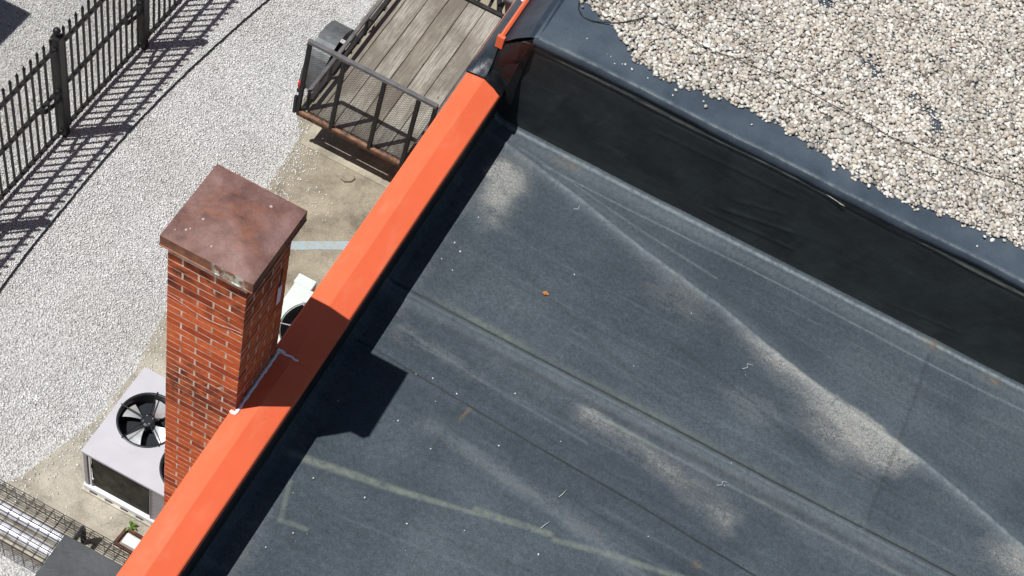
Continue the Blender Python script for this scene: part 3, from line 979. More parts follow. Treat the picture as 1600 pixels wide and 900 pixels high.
# step wall, a rubber sheet with slack wrinkles
nx, nz = 320, 110
xs = np.linspace(-1.80, 6.5, nx)
zs = np.linspace(ZR + 0.02, 4.93, nz)
Xw, Zw = np.meshgrid(xs, zs)
xw, zw = Xw.ravel(), Zw.ravel()
zw = np.minimum(zw, np.interp(xw, [-1.82, -1.70, -1.61, -1.55], [4.68, 4.79, 4.87, 4.93]))
yw = 7.436 - 0.028 * np.clip((zw - ZR) / 1.0, 0, 1) + 0.004 * vnoise(xw * 2, zw * 3, 8)
for (ax, az, bx, bz, a_) in ((0.2, 4.15, 0.75, 4.28, .010), (0.1, 4.05, 0.8, 4.10, .009), (0.25, 4.30, 0.6, 4.42, .007), (1.2, 4.2, 1.3, 4.5, .007), (0.9, 4.0, 0.95, 4.25, .006),
                         (-1.0, 4.3, -0.9, 4.7, .006), (2.1, 4.1, 2.3, 4.4, .006), (-1.35, 4.0, -1.2, 4.6, .012), (1.7, 4.05, 2.2, 4.12, .006), (-0.5, 4.6, 0.6, 4.64, .006)):
    yw -= 0.6 * a_ * np.exp(-(seg_dist(xw, zw, [(ax, az), (bx, bz)]) / 0.020) ** 2)
ridge = 4.825 + 0.008 * np.sin(xw * 2.2) + 0.006 * np.sin(xw * 5.3)
yw -= 0.011 * np.exp(-((zw - ridge) / 0.020) ** 2)
wallworn = 0.9 * np.exp(-((zw - ridge - 0.004) / 0.012) ** 2) + 0.35 * np.exp(-((zw - ridge + 0.03) / 0.03) ** 2) + 0.10 * np.clip(1 - (zw - ZR) / 0.25, 0, 1)
i = np.arange(nx * nz).reshape(nz, nx)
Fw = np.stack([i[:-1, :-1].ravel(), i[:-1, 1:].ravel(), i[1:, 1:].ravel(), i[1:, :-1].ravel()], 1)
sw = np_mesh('step_wall', np.stack([xw, yw, zw], 1), Fw, 'wall_membrane', dict(worn=wallworn), smooth=True)
sw.parent = TB
sw.location = (-2, -9, 0)

# flat upper membrane with a rolled, hanging edge over the wall
prof = [(7.43, 4.872), (7.400, 4.872), (7.392, 4.878), (7.390, 4.90), (7.393, 4.938), (7.398, 4.947), (7.406, 4.950), (7.43, 4.949), (7.50, 4.948)] + [(a, 4.948) for a in np.linspace(7.6, 8.3, 8)] + [(9, 4.948), (16, 4.948)]
nx = 300
xs = np.linspace(-1.58, 6.5, nx)
V = []
wn2 = []
for j, (py, pz) in enumerate(prof):
    amp = 1.0 if j < 9 else 0.3
    yy = py + amp * 0.007 * np.sin(xs * 3.3 + 1) * np.sin(xs * 1.13) + amp * 0.004 * vnoise(xs * 6, xs * 0 + j * .1, 4)
    zz_ = pz + 0.004 * vnoise(xs * 4, xs * 0 + py * 3, 6) - (0.007 * (1 + np.sin(xs * 2.4) + 0.5 * np.sin(xs * 5.1)) if j < 4 else 0)
    V.append(np.stack([xs, yy, zz_], 1))
    wn2.append(np.full(nx, {4: 0.15, 5: 0.75, 6: 0.35, 2: 0.2}.get(j, 0.0)))
V = np.concatenate(V)
i = np.arange(nx * len(prof)).reshape(len(prof), nx)
Fu = np.stack([i[:-1, :-1].ravel(), i[:-1, 1:].ravel(), i[1:, 1:].ravel(), i[1:, :-1].ravel()], 1)
um = np_mesh('roof_edge_membrane', V, Fu, 'edge_membrane', dict(worn=np.concatenate(wn2)), smooth=True)
um.parent = TB
um.location = (-2, -9, 0)

MB().tube([(0.80 + 0.02 * i, 7.396 + random.uniform(-.002, .002), 4.842 - 0.0035 * i + random.uniform(-.002, .002)) for i in range(9)], [.002, .003, .004, .005, .004, .003, .005, .003, .002], 6).build('sealant_scrap', 'pale_sealant', TB, True)
# sloped dark flashing at the corner edge, orange edge trim, draped shoulder
def sheet(name, rows, mat, parent, amp=0.006, seed=2, sub=14):
    """rows: list of equal-length polylines; refined and crumpled a little"""
    rows = np.array(rows, float)
    R_, C_ = rows.shape[:2]
    ri = np.linspace(0, R_ - 1, (R_ - 1) * sub + 1)
    ci = np.linspace(0, C_ - 1, (C_ - 1) * sub + 1)
    out = np.zeros((len(ri), len(ci), 3))
    for a in range(3):
        tmp = np.array([np.interp(ci, np.arange(C_), rows[r, :, a]) for r in range(R_)])
        out[:, :, a] = np.array([np.interp(ri, np.arange(R_), tmp[:, c]) for c in range(len(ci))]).T
    P_ = out.reshape(-1, 3)
    w = vnoise(P_[:, 0] * 9 + P_[:, 2] * 5, P_[:, 1] * 7 + P_[:, 2] * 9, seed)
    P_[:, 2] += amp * w
    P_[:, 1] += amp * 0.6 * vnoise(P_[:, 0] * 8, P_[:, 2] * 14, seed + 1)
    i = np.arange(len(P_)).reshape(len(ri), len(ci))
    Fs = np.stack([i[:-1, :-1].ravel(), i[:-1, 1:].ravel(), i[1:, 1:].ravel(), i[1:, :-1].ravel()], 1)
    o = np_mesh(name, P_, Fs, mat, smooth=True)
    o.parent = parent
    o.location = -Vector(parent.location)
    return o


sheet('edge_flashing', [[(-1.800, 7.40, 4.735), (-1.70, 7.40, 4.84), (-1.61, 7.39, 4.925), (-1.55, 7.385, 4.952)],
                        [(-1.805, 7.6, 4.745), (-1.70, 7.6, 4.85), (-1.62, 7.6, 4.935), (-1.55, 7.6, 4.953)],
                        [(-1.81, 9.0, 4.745), (-1.70, 9.0, 4.85), (-1.62, 9.0, 4.935), (-1.55, 9.0, 4.953)],
                        [(-1.81, 16, 4.745), (-1.70, 16, 4.85), (-1.62, 16, 4.935), (-1.55, 16, 4.953)]], 'navy_membrane', TB, 0.004, 12)
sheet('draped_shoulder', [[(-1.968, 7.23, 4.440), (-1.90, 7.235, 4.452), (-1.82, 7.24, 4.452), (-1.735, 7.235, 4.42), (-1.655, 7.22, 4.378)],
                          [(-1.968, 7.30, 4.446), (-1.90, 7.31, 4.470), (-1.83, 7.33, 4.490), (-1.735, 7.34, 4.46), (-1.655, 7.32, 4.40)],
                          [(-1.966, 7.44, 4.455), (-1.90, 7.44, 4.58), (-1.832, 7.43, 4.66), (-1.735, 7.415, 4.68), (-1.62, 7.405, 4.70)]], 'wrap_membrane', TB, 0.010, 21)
sheet('edge_drape', [[(-1.970, 7.232, 4.452), (-1.92, 7.236, 4.462), (-1.87, 7.240, 4.466), (-1.812, 7.250, 4.466)],
                     [(-1.968, 7.33, 4.458), (-1.92, 7.34, 4.505), (-1.87, 7.355, 4.545), (-1.818, 7.365, 4.575)],
                     [(-1.966, 7.45, 4.458), (-1.92, 7.45, 4.57), (-1.865, 7.45, 4.66), (-1.828, 7.432, 4.715)],
                     [(-1.966, 9.0, 4.458), (-1.92, 9.0, 4.57), (-1.865, 9.0, 4.66), (-1.835, 9.0, 4.735)],
                     [(-1.966, 16, 4.458), (-1.92, 16, 4.57), (-1.865, 16, 4.66), (-1.835, 16, 4.735)]], 'navy_membrane', TB, 0.007, 33)
MB().box(-1.975, -1.955, 7.30, 16.0, 4.345, 4.438, 0.003).build('fascia_strip', 'pink_trim', TB)
# the trim: an angled metal edge with a folded end
m = MB()
pr_ = [(-1.842, 4.735), (-1.842, 4.752), (-1.822, 4.775), (-1.806, 4.762), (-1.806, 4.738)]
k = len(pr_)
ys_ = [7.425, 7.43, 7.9, 8.6, 10, 13, 16]
m.add([(a, yy, b_ + 0.002 * math.sin(yy * 5)) for yy in ys_ for a, b_ in pr_],
      [(i * k + j, (i + 1) * k + j, (i + 1) * k + (j + 1) % k, i * k + (j + 1) % k) for i in range(len(ys_) - 1) for j in range(k)] + [tuple(range(k))])
trim = m.build('edge_trim', 'orange_coping', TB)
MB().box(-1.850, -1.790, 7.395, 7.425, 4.655, 4.772, 0.003).build('trim_end', 'orange_coping', TB)
MB().lathe([(0, 0.014), (0.010, 0.012), (0.014, 0.004), (0.014, -0.004)], (-1.862, 7.90, 4.70), 12).build('bolt', 'white_paint', TB, True)
# black end of the wall under the trim, where the sheet hangs in folds
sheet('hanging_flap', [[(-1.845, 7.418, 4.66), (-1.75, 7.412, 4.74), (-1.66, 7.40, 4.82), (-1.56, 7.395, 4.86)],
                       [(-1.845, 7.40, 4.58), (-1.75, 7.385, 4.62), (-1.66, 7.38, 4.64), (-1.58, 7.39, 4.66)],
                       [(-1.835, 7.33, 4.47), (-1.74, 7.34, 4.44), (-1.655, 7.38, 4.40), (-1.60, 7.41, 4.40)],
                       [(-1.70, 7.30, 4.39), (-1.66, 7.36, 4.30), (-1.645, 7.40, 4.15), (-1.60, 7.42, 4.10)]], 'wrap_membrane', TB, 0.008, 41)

# pebbles on the upper roof
PE = [(-1.60, 9.2), (-1.431, 7.911), (-1.213, 7.837), (-1.095, 7.808), (-.915, 7.635), (-.6, 7.565), (-.312, 7.622), (-.025, 7.68), (.448, 7.653), (.884, 7.569), (1.245, 7.542), (1.472, 7.60), (1.823, 7.628), (2.207, 7.685), (4, 7.66)]


def ico(sub=1):
    import bmesh
    bm = bmesh.new()
    bmesh.ops.create_icosphere(bm, subdivisions=sub, radius=1.0)
    V_ = np.array([v_.co[:] for v_ in bm.verts])
    F_ = np.array([[v_.index for v_ in f.verts] for f in bm.faces])
    bm.free()
    return V_, F_


IV, IF = ico(2)
sp = 0.0235
PX, PY, PZ = [], [], []
for layer in range(2):
    gx, gy = np.meshgrid(np.arange(-1.45, 2.9, sp), np.arange(7.5, 10.4, sp))
    gx = (gx + rng.uniform(-.5, .5, gx.shape) * sp * 1.1 + layer * sp / 2).ravel()
    gy = (gy + rng.uniform(-.5, .5, gy.shape) * sp * 1.1 + layer * sp / 2).ravel()
    ey = np.interp(gx, [p[0] for p in PE[1:]], [p[1] for p in PE[1:]]) + 0.018 * np.sin(gx * 31) + 0.010 * np.sin(gx * 67)
    keep = gy > ey + 0.02 * layer - np.where(rng.uniform(0, 1, gx.shape) < 0.06, rng.exponential(0.03, gx.shape), 0.0)
    D = np.stack([gx, gy, np.full_like(gx, 4.96 - 12.8)], 1) @ CR.T
    u, v = 2323.6 * D[:, 0] / D[:, 2], 2323.6 * D[:, 1] / D[:, 2]
    keep &= (u < 930) & (v > -590) & (u > 40)
    bare = np.zeros_like(gx)
    for (bx, by, br) in ((0.687, 8.68, .07), (0.76, 8.60, .055), (0.179, 9.07, .07), (1.223, 8.49, .065), (1.31, 8.42, .06), (1.10, 8.55, .05), (0.892, 8.72, .03), (1.36, 8.35, .035), (0.30, 9.02, .03), (1.65, 8.75, .03)):
        bare = np.maximum(bare, np.exp(-((gx - bx) ** 2 + (gy - by) ** 2) / br ** 2))
    keep &= rng.uniform(0, 1, gx.shape) > bare * 1.1
    if layer:
        keep &= rng.uniform(0, 1, gx.shape) < 0.62
    PX.append(gx[keep]); PY.append(gy[keep]); PZ.append(np.full(keep.sum(), 4.95 + 0.013 * layer) + rng.uniform(0, .006, keep.sum()))
W, F = stones(len(PX[1]), PX[1], PY[1], PZ[1], 0.0104, 0.0185, IV, IF, (0.45, 0.85), 0.12)
W2, F2 = stones(len(PX[0]), PX[0], PY[0], PZ[0], 0.0110, 0.0190, *ico(1), (0.45, 0.85), 0.10)
W, F = np.concatenate([W, W2]), np.concatenate([F, F2 + len(W)])
nf = 26000
fx, fy = rng.uniform(-1.45, 2.9, nf), rng.uniform(7.5, 10.4, nf)
fk = fy > np.interp(fx, [p[0] for p in PE[1:]], [p[1] for p in PE[1:]]) + 0.02
D = np.stack([fx, fy, np.full_like(fx, 4.96 - 12.8)], 1) @ CR.T
fk &= (2323.6 * D[:, 0] / D[:, 2] < 930) & (2323.6 * D[:, 1] / D[:, 2] > -590) & (2323.6 * D[:, 0] / D[:, 2] > 40)
fx, fy = fx[fk], fy[fk]
W2, F2 = stones(len(fx), fx, fy, np.full(len(fx), 4.95), .007, .012, OCT_V, OCT_F, (.6, 1.0), .25)
W, F = np.concatenate([W, W2]), np.concatenate([F, F2 + len(W)])
gx, gy = np.meshgrid(np.arange(-1.45, 5.6, .029), np.arange(7.5, 11.6, .029))
gx = (gx + rng.uniform(-.5, .5, gx.shape) * .026).ravel()
gy = (gy + rng.uniform(-.5, .5, gy.shape) * .026).ravel()
D = np.stack([gx, gy, np.full_like(gx, 4.96 - 12.8)], 1) @ CR.T
u, v = 2323.6 * D[:, 0] / D[:, 2], 2323.6 * D[:, 1] / D[:, 2]
inside = (gx < 2.9) & (gy < 10.4) & (u < 930) & (v > -590) & (u > 40)
keep = ~inside & (gy > np.interp(gx, [p[0] for p in PE[1:]], [p[1] for p in PE[1:]]) + 0.018 * np.sin(gx * 31))
gx, gy = gx[keep], gy[keep]
W2, F2 = stones(len(gx), gx, gy, np.full(len(gx), 4.952) + rng.uniform(0, .008, len(gx)), .014, .023, OCT_V, OCT_F, (.5, .85), .2)
W, F = np.concatenate([W, W2]), np.concatenate([F, F2 + len(W)])
o = np_mesh('roof_pebbles', W, F, 'pebble')
tag(o, 'layer of rounded white, tan and grey river pebbles on the upper roof', 'pebbles', kind='stuff')

# ------------------------------------------------------------------ chimney
CX0, CX1, CY0, CY1 = -2.438, -1.928, 3.907, 4.417
CH = thing('chimney', 'square red brick chimney with rusty brown metal cap', 'chimney', ((CX0 + CX1) / 2, (CY0 + CY1) / 2, 0))
co = Vector(CH.location)
U = (CX1 - CX0) / 5
COURSE = 0.0677
NC = 86
core = MB().box(CX0 + 0.0062, CX1 - 0.0062, CY0 + 0.0062, CY1 - 0.0062, 0.0, 5.90)
core.build('mortar_core', 'mortar', CH)
BL, BW, BH = 2 * U - 0.0105, U - 0.0105, 0.0618
brick_mesh = []
for s_ in range(5):
    vs, fs = cham(np.array([BL / 2, BW / 2, BH / 2]), 0.0020)
    vs = [tuple(np.array(p) + np.random.default_rng(s_ * 50 + i).uniform(-0.0007, 0.0007, 3)) for i, p in enumerate(vs)]
    me = bpy.data.meshes.new('brick')
    me.from_pydata(vs, [], fs)
    me.materials.append(M['brick'])
    brick_mesh.append(me)
back = MB()
S_ = 5 * U
for c in range(NC):
    z = COURSE * (c + 0.5)
    # pinwheel of eight bricks, mirrored every other course
    for side in range(4):
        for q in range(2):
            a = (2 * q + 1) * U           # centre along the side
            d = U / 2                     # centre in from the face
            if c % 2:
                a = S_ - a
            bx, by = [(a, d), (S_ - d, a), (S_ - a, S_ - d), (d, S_ - a)][side]
            rot = (side % 2) * math.pi / 2
            wx, wy = CX0 + bx, CY0 + by
            corner_front = (side == 1 and ((c % 2 == 0 and q == 0) or (c % 2 == 1 and q == 1))) or (side == 3 and ((c % 2 == 0 and q == 1) or (c % 2 == 1 and q == 0)))
            vis = (z > 2.15 and (side == 0 or corner_front)) or (z > 4.35 and side == 1)
            if side == 3 and not corner_front:
                vis = False
            if vis:
                o = bpy.data.objects.new('brick', random.choice(brick_mesh))
                COL.objects.link(o)
                o.parent = CH
                o.location = Vector((wx + random.uniform(-.0004, .0004), wy + random.uniform(-.0004, .0004), z + random.uniform(-.0012, .0012))) - co
                o.rotation_euler = (random.uniform(-.002, .002), random.uniform(-.004, .004), rot + random.choice((0, math.pi)) + random.uniform(-.003, .003))
            else:
                hx, hy = (BL / 2, BW / 2) if rot == 0 else (BW / 2, BL / 2)
                back.box(wx - hx, wx + hx, wy - hy, wy + hy, z - BH / 2, z + BH / 2)
bo = back.build('brick_backing', 'brick', CH)
bo['kind'] = 'stuff'
# cap: low hipped pan with a turned-down rim
KX0, KX1, KY0, KY1 = -2.462, -1.884, 3.878, 4.456
zt = 6.0
mx, my = (KX0 + KX1) / 2, (KY0 + KY1) / 2
n = 10
m = MB()
X, Y, F = grid(KX0, KX1, 41, KY0, KY1, 41)
hh = 0.042 * (1 - np.maximum(np.abs(X - mx) / ((KX1 - KX0) / 2), np.abs(Y - my) / ((KY1 - KY0) / 2)))
hh += 0.0025 * vnoise(X * 6, Y * 6, 17)
o = np_mesh('cap', np.stack([X.ravel(), Y.ravel(), zt + hh.ravel()], 1), F, 'patina_metal')
o.parent = CH
o.location = -co
cap_o = o
for (sx, sy, sr) in ((-2.061, 4.361, .012), (-2.319, 4.083, .010), (-2.36, 3.977, .009), (-2.411, 3.949, .006), (-2.193, 3.961, .007), (-2.345, 3.995, .007)):
    sx = min(max(sx, KX0 + .015), KX1 - .015)
    sy = min(max(sy, KY0 + .015), KY1 - .015)
    zc_ = zt + 0.042 * (1 - max(abs(sx - mx) / ((KX1 - KX0) / 2), abs(sy - my) / ((KY1 - KY0) / 2)))
    MB().lathe([(0, .0045), (sr * .5, .004), (sr, -.002)], (sx, sy, zc_), 7).build('lichen_spot', 'lichen', cap_o)
rim = MB()
ex_ = 0.004
for (x0, x1, y0, y1) in ((KX0, KX1, KY0, KY0 + 0.006), (KX0, KX1, KY1 - 0.006, KY1), (KX0, KX0 + 0.006, KY0 + 0.006, KY1 - 0.006), (KX1 - 0.006, KX1, KY0 + 0.006, KY1 - 0.006)):
    rim.box(x0, x1, y0, y1, zt - 0.085, zt - 0.0005)
# flared drip at the foot of the rim
for (a, b_) in (((KX0, KY0), (KX1, KY0)), ((KX1, KY0), (KX1, KY1)), ((KX1, KY1), (KX0, KY1)), ((KX0, KY1), (KX0, KY0))):
    rim.tube([(a[0], a[1], zt - 0.086), (b_[0], b_[1], zt - 0.086)], 0.006, 6)
rim.box(KX0 + 0.006, KX1 - 0.006, KY0 + 0.006, KY1 - 0.006, zt - 0.080, zt - 0.060)
ro = rim.build('cap_rim', 'patina_rim', CH)
MB().lathe([(0, 0.006), (0.006, 0.005), (0.008, 0.0)], (KX1 + 0.002, 4.39, zt - 0.03), 8, 'x').build('rivet', 'grey_steel', CH)
# pale tag on a wire
MB().box(CX1 + 0.004, CX1 + 0.012, 4.285, 4.325, 5.20, 5.38, 0.003).build('tag_plate', 'tag_plate', CH)
MB().tube([(CX1 + 0.006, 4.305, 5.38), (CX1 + 0.007, 4.308, 5.47), (CX1 + 0.006, 4.315, 5.56)], 0.004, 6).build('tag_wire', 'black_plastic', CH)
# faint slack cord round the top of the stack
pts = [(CX0 + 0.51 * t_, CY0 - 0.004, 5.40 - 0.035 * math.sin(t_ * math.pi) + 0.008 * math.sin(t_ * 9)) for t_ in np.linspace(0.0, 0.98, 26)]
MB().tube(pts, 0.0018, 5).build('cord', 'cord_mauve', CH)
# silicone bead round the foot
pts = [(CX1 + 0.004, CY0 - 0.02 + 0.0, 4.449)]
for t_ in np.linspace(0, 1, 30):
    pts.append((CX1 + 0.007 + random.uniform(-.002, .002), CY0 - 0.01 + 0.53 * t_, 4.450 + random.uniform(-.002, .002)))
for t_ in np.linspace(0.05, 1, 12):
    pts.append((CX1 + 0.012 + 0.135 * t_, 4.424 + 0.004 * math.sin(t_ * 12) + random.uniform(-.003, .003), 4.4485 - 0.001 * t_))
MB().tube(pts, [random.uniform(0.009, 0.015) * (1 if i < 34 else 0.6) for i in range(len(pts))], 6).build('sealant_bead', 'sealant', CH, True)
MB().tube([(CX1 - 0.03, CY0 - 0.012, 4.446), (CX1 - 0.01, CY0 - 0.016, 4.448), (CX1 + 0.012, CY0 - 0.012, 4.448)], [0.010, 0.014, 0.011], 6).build('sealant_bead', 'sealant', CH, True)

# ------------------------------------------------------------------ iron fence
FX, FY0, PS = -6.125, 7.84, 1.455
FE = thing('iron_fence', 'black iron picket fence with ball-topped posts and spear points', 'fence', (FX, FY0, 0))
fo = Vector(FE.location)


def shared(name, mb, mat, smooth=False):
    me = bpy.data.meshes.new(name)
    me.from_pydata(mb.v, [], mb.f)
    me.materials.append(M[mat])
    if smooth:
        me.shade_smooth()
    return me


def put(name, me, loc, parent, rz=0.0):
    o = bpy.data.objects.new(name, me)
    COL.objects.link(o)
    o.parent = parent
    o.location = Vector(loc)
    o.rotation_euler = (0, 0, rz)
    return o


me_post = shared('post', MB().box(-.042, .042, -.042, .042, 0, 1.50, 0.006), 'black_iron')
me_cap = shared('post_cap', MB().box(-.050, .050, -.050, .050, 1.495, 1.52, 0.006).lathe([(0.034, 1.52), (0.016, 1.545), (0.016, 1.552)], (0, 0, 0), 12), 'black_iron')
me_ball = shared('post_ball', MB().lathe([(0.038 * math.sin(a), 1.588 - 0.038 * math.cos(a)) for a in np.linspace(0.05, math.pi - 0.02, 10)], (0, 0, 0), 16), 'black_iron', True)
me_pick = shared('picket', MB().box(-.0108, .0108, -.0108, .0108, 0.045, 1.50, 0.002), 'black_iron')
me_fin = shared('finial', MB().lathe([(0.010, 1.50), (0.016, 1.505), (0.010, 1.512), (0.019, 1.528), (0.012, 1.55), (0.0, 1.582)], (0, 0, 0), 6), 'black_iron')
rail = MB().box(-.019, .019, .044, PS - .044, -.019, .019, 0.003)
me_rail = shared('rail', rail, 'black_iron')
me_br = shared('brace', MB().bar((-.03, -.044, -.215), (-.03, -.235, -.165), .062, .014, (1, 0, 0), .002).bar((-.0305, -.215, -.175), (-.0305, -.37, -.022), .058, .014, (1, 0, 0), .002), 'black_iron')
for k in range(-3, 5):
    yy = k * PS
    post = put('post', me_post, (random.uniform(-.004, .004), yy, 0), FE)
    put('post_cap', me_cap, (0, 0, 0), post)
    put('post_ball', me_ball, (0, 0, 0), post)
    put('brace', me_br, (0, yy, 0.74), FE)
    if k < 4:
        for z in (0.10, 0.74, 1.36):
            put('rail', me_rail, (0, yy, z), FE)
        for j in range(13):
            q = put('picket', me_pick, (random.uniform(-.002, .002), yy + PS * (j + 1) / 14, 0), FE)
            put('finial', me_fin, (0, 0, 0), q)

# ------------------------------------------------------------------ black tube on the gravel, drawn as an overhead wire's shadow
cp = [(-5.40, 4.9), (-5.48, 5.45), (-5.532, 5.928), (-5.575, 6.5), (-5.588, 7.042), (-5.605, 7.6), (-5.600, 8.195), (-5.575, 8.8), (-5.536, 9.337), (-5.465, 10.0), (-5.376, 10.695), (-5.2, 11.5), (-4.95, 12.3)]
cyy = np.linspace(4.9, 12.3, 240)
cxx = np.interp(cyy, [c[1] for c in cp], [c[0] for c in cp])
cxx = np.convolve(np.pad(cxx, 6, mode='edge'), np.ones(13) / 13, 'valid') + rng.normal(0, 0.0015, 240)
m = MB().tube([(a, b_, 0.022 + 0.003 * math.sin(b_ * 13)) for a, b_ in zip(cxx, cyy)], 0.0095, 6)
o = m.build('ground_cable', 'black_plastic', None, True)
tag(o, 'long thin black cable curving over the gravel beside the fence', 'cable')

# ------------------------------------------------------------------ unseen shed added beyond the fence to cast a shadow on the lot
SH = thing('storage_shed', 'grey metal storage shed beyond the iron fence', 'shed', (-9.5, 6.2, 0))
MB().box(-10.9, -8.15, 4.0, 8.27, 0.0, 2.40, 0.01).build('wall', 'shed_metal', SH)
MB().box(-11.0, -8.12, 3.95, 8.30, 2.40, 2.50, 0.01).build('roof', 'shed_metal', SH)
MB().box(-8.148, -8.12, 5.6, 6.5, 0.02, 2.05, 0.005).build('door', 'panel_grey', SH)

# ------------------------------------------------------------------ utility trailer
TX0, TX1, TY0, TY1, TZ = -4.105, -2.78, 9.06, 11.56, 0.60
TR = thing('utility_trailer', 'small utility trailer with grey plank deck and mesh tailgate', 'trailer', ((TX0 + TX1) / 2, 10.2, 0))
pe = [-4.022, -3.900, -3.702, -3.505, -3.300, -3.092, -2.884]
for a, b_ in zip(pe[:-1], pe[1:]):
    m = MB()
    ns = 8
    for_z = [TZ - 0.008 + random.uniform(-.004, .004) for _ in range(ns + 1)]
    vs, fs = [], []
    g_ = 0.004
    for i in range(ns + 1):
        yy = TY0 + 0.05 + (TY1 - 0.06 - TY0 - 0.05) * i / ns
        zz_ = TZ - 0.006 + 0.0025 * math.sin(i * 1.3 + a * 9)
        vs += [(a + g_, yy, zz_ - 0.035), (b_ - g_, yy, zz_ - 0.035), (b_ - g_, yy, zz_ - 0.004), (b_ - g_ - .004, yy, zz_), (a + g_ + .004, yy, zz_), (a + g_, yy, zz_ - 0.004)]
    for i in range(ns):
        for j in range(6):
            fs.append((i * 6 + j, i * 6 + (j + 1) % 6, (i + 1) * 6 + (j + 1) % 6, (i + 1) * 6 + j))
    fs += [tuple(range(5, -1, -1)), tuple(range(ns * 6, ns * 6 + 6))]
    m.add(vs, [tuple(reversed(f)) for f in fs])
    m.build('deck_plank', 'weathered_wood', TR, loc=((a + b_) / 2, 10.2, TZ))
# frame
MB().box(TX0, TX0 + .05, TY0 + .03, TY1, TZ - .09, TZ - .03, .004).build('frame_rail', 'dark_steel', TR)
MB().box(TX1 - .05, TX1, TY0 + .03, TY1, TZ - .09, TZ - .03, .004).build('frame_rail', 'dark_steel', TR)
MB().box(TX0 - .01, TX1 + .01, TY0 - .02, TY0 + .03, TZ - .075, TZ - .005, .004).build('tail_crossmember', 'rusty_steel', TR)
MB().box(TX0, TX1, TY1 - .05, TY1, TZ - .07, TZ + .02, .004).build('front_crossmember', 'dark_steel', TR)
for yy in (9.7, 10.3, 10.9):
    MB().box(TX0 + .05, TX1 - .05, yy - .02, yy + .02, TZ - .09, TZ - .05).build('crossmember', 'dark_steel', TR)
# side rails with uprights
for xr in (-4.045, -2.80):
    MB().box(xr - .02, xr + .02, TY0 + .08, TY1, .825, .862, .004).build('side_rail', 'grey_steel', TR)
    for yy in (TY0 + .10, 9.62, 10.42, 11.10, TY1 - .02):
        MB().box(xr - .016, xr + .016, yy - .016, yy + .016, TZ - .06, .826, .003).build('rail_upright', 'dark_steel', TR)
    MB().bar((xr, 10.42, .80), (xr, 10.62, TZ - .03), .025, .025, (1, 0, 0), .003).build('rail_brace', 'dark_steel', TR)
MB().box(-4.06, -2.785, TY1 - .015, TY1 + .02, .825, .862, .004).build('front_rail', 'grey_steel', TR)
# tailgate leaning very slightly in
gy0, gy1, gz0, gz1 = 9.035, 9.125, TZ - 0.01, 1.60


def gp(x, z):
    return (x, gy0 + (gy1 - gy0) * (z - gz0) / (gz1 - gz0), z)


gate = MB().bar(gp(-4.115, gz1), gp(-2.665, gz1), .045, .045, (0, 0, 1), .004).build('tailgate', 'grey_steel', TR)
MB().bar(gp(-4.115, gz0 + .02), gp(-2.665, gz0 + .02), .035, .035, (0, 0, 1), .004).build('bottom_bar', 'rusty_steel', gate)
for xg in (-4.093, -3.702, -3.250, -2.866, -2.680):
    MB().bar(gp(xg, gz0), gp(xg, gz1 - .02), .044, .040, (0, 1, 0), .004).build('upright', 'black_iron', gate)
# expanded metal: crossing strands
mesh = MB()
dx, dz = 0.060, 0.030
gx0, gx1, za, zb = -4.09, -2.69, gz0 + .03, gz1 - .02
for s_ in (1, -1):
    c0 = -40
    for kk in range(-45, 80):
        # line x = xs + s*dx/dz*(z-za)
        xs0 = gx0 + kk * dx
        sl_ = s_ * dx / dz * 1.0
        za_, zb_ = za, zb
        if s_ > 0:
            z_in = za + (gx0 - xs0) / sl_
            z_out = za + (gx1 - xs0) / sl_
        else:
            z_in = za + (gx1 - xs0) / sl_
            z_out = za + (gx0 - xs0) / sl_
        a, b_ = max(za_, z_in), min(zb_, z_out)
        if b_ - a < 0.01:
            continue
        p, q = gp(xs0 + sl_ * (a - za), a), gp(xs0 + sl_ * (b_ - za), b_)
        mesh.bar((p[0], p[1] + 0.012 + 0.001 * s_, p[2]), (q[0], q[1] + 0.012 + 0.001 * s_, q[2]), .0019, .0019, (0, 1, 0))
mesh.build('wire_mesh', 'dark_steel', gate)
# latches / lamps at the tail corner
MB().box(-4.150, -4.115, 9.02, 9.06, .56, .82, .005).build('latch_arm', 'black_iron', TR)
MB().box(-4.175, -4.135, 9.12, 9.18, .86, .92, .008).build('tail_lamp', 'red_lens', TR)
MB().box(-4.165, -4.11, 9.10, 9.20, .80, .862, .006).build('lamp_bracket', 'dark_steel', TR)
# wheels and fenders
for xw, sg in ((-4.265, -1), (-2.60, 1)):
    ty = MB().lathe([(0.17, -.075), (0.25, -.082), (0.275, -.06), (0.28, 0), (0.275, .06), (0.25, .082), (0.17, .075)], (xw, 10.03, .28), 32, 'x').build('wheel', 'rubber', TR, True)
    MB().lathe([(0.0, -.03), (0.07, -.03), (0.15, -.055), (0.172, -.075), (0.172, .075), (0.15, .055), (0.06, .03), (0.0, .03)], (xw, 10.03, .28), 24, 'x').build('rim', 'white_paint', ty)
    m = MB()
    arc = np.linspace(math.radians(-8), math.radians(188), 22)
    R1, R2 = .430, .424
    w0, w1 = xw - .115, xw + .115
    vs = []
    for a in arc:
        for (R_, xx) in ((R1, w0), (R1, w1), (R2, w1), (R2, w0)):
            vs.append((xx, 10.03 + R_ * math.cos(a), .33 + R_ * math.sin(a)))
    fs = [(i * 4 + j, (i + 1) * 4 + j, (i + 1) * 4 + (j + 1) % 4, i * 4 + (j + 1) % 4) for i in range(21) for j in range(4)]
    m.add(vs, fs)
    m.build('fender', 'fender_grey', TR)
MB().tube([(-4.3, 10.03, .28), (-2.56, 10.03, .28)], .025, 10).build('axle', 'dark_steel', TR)
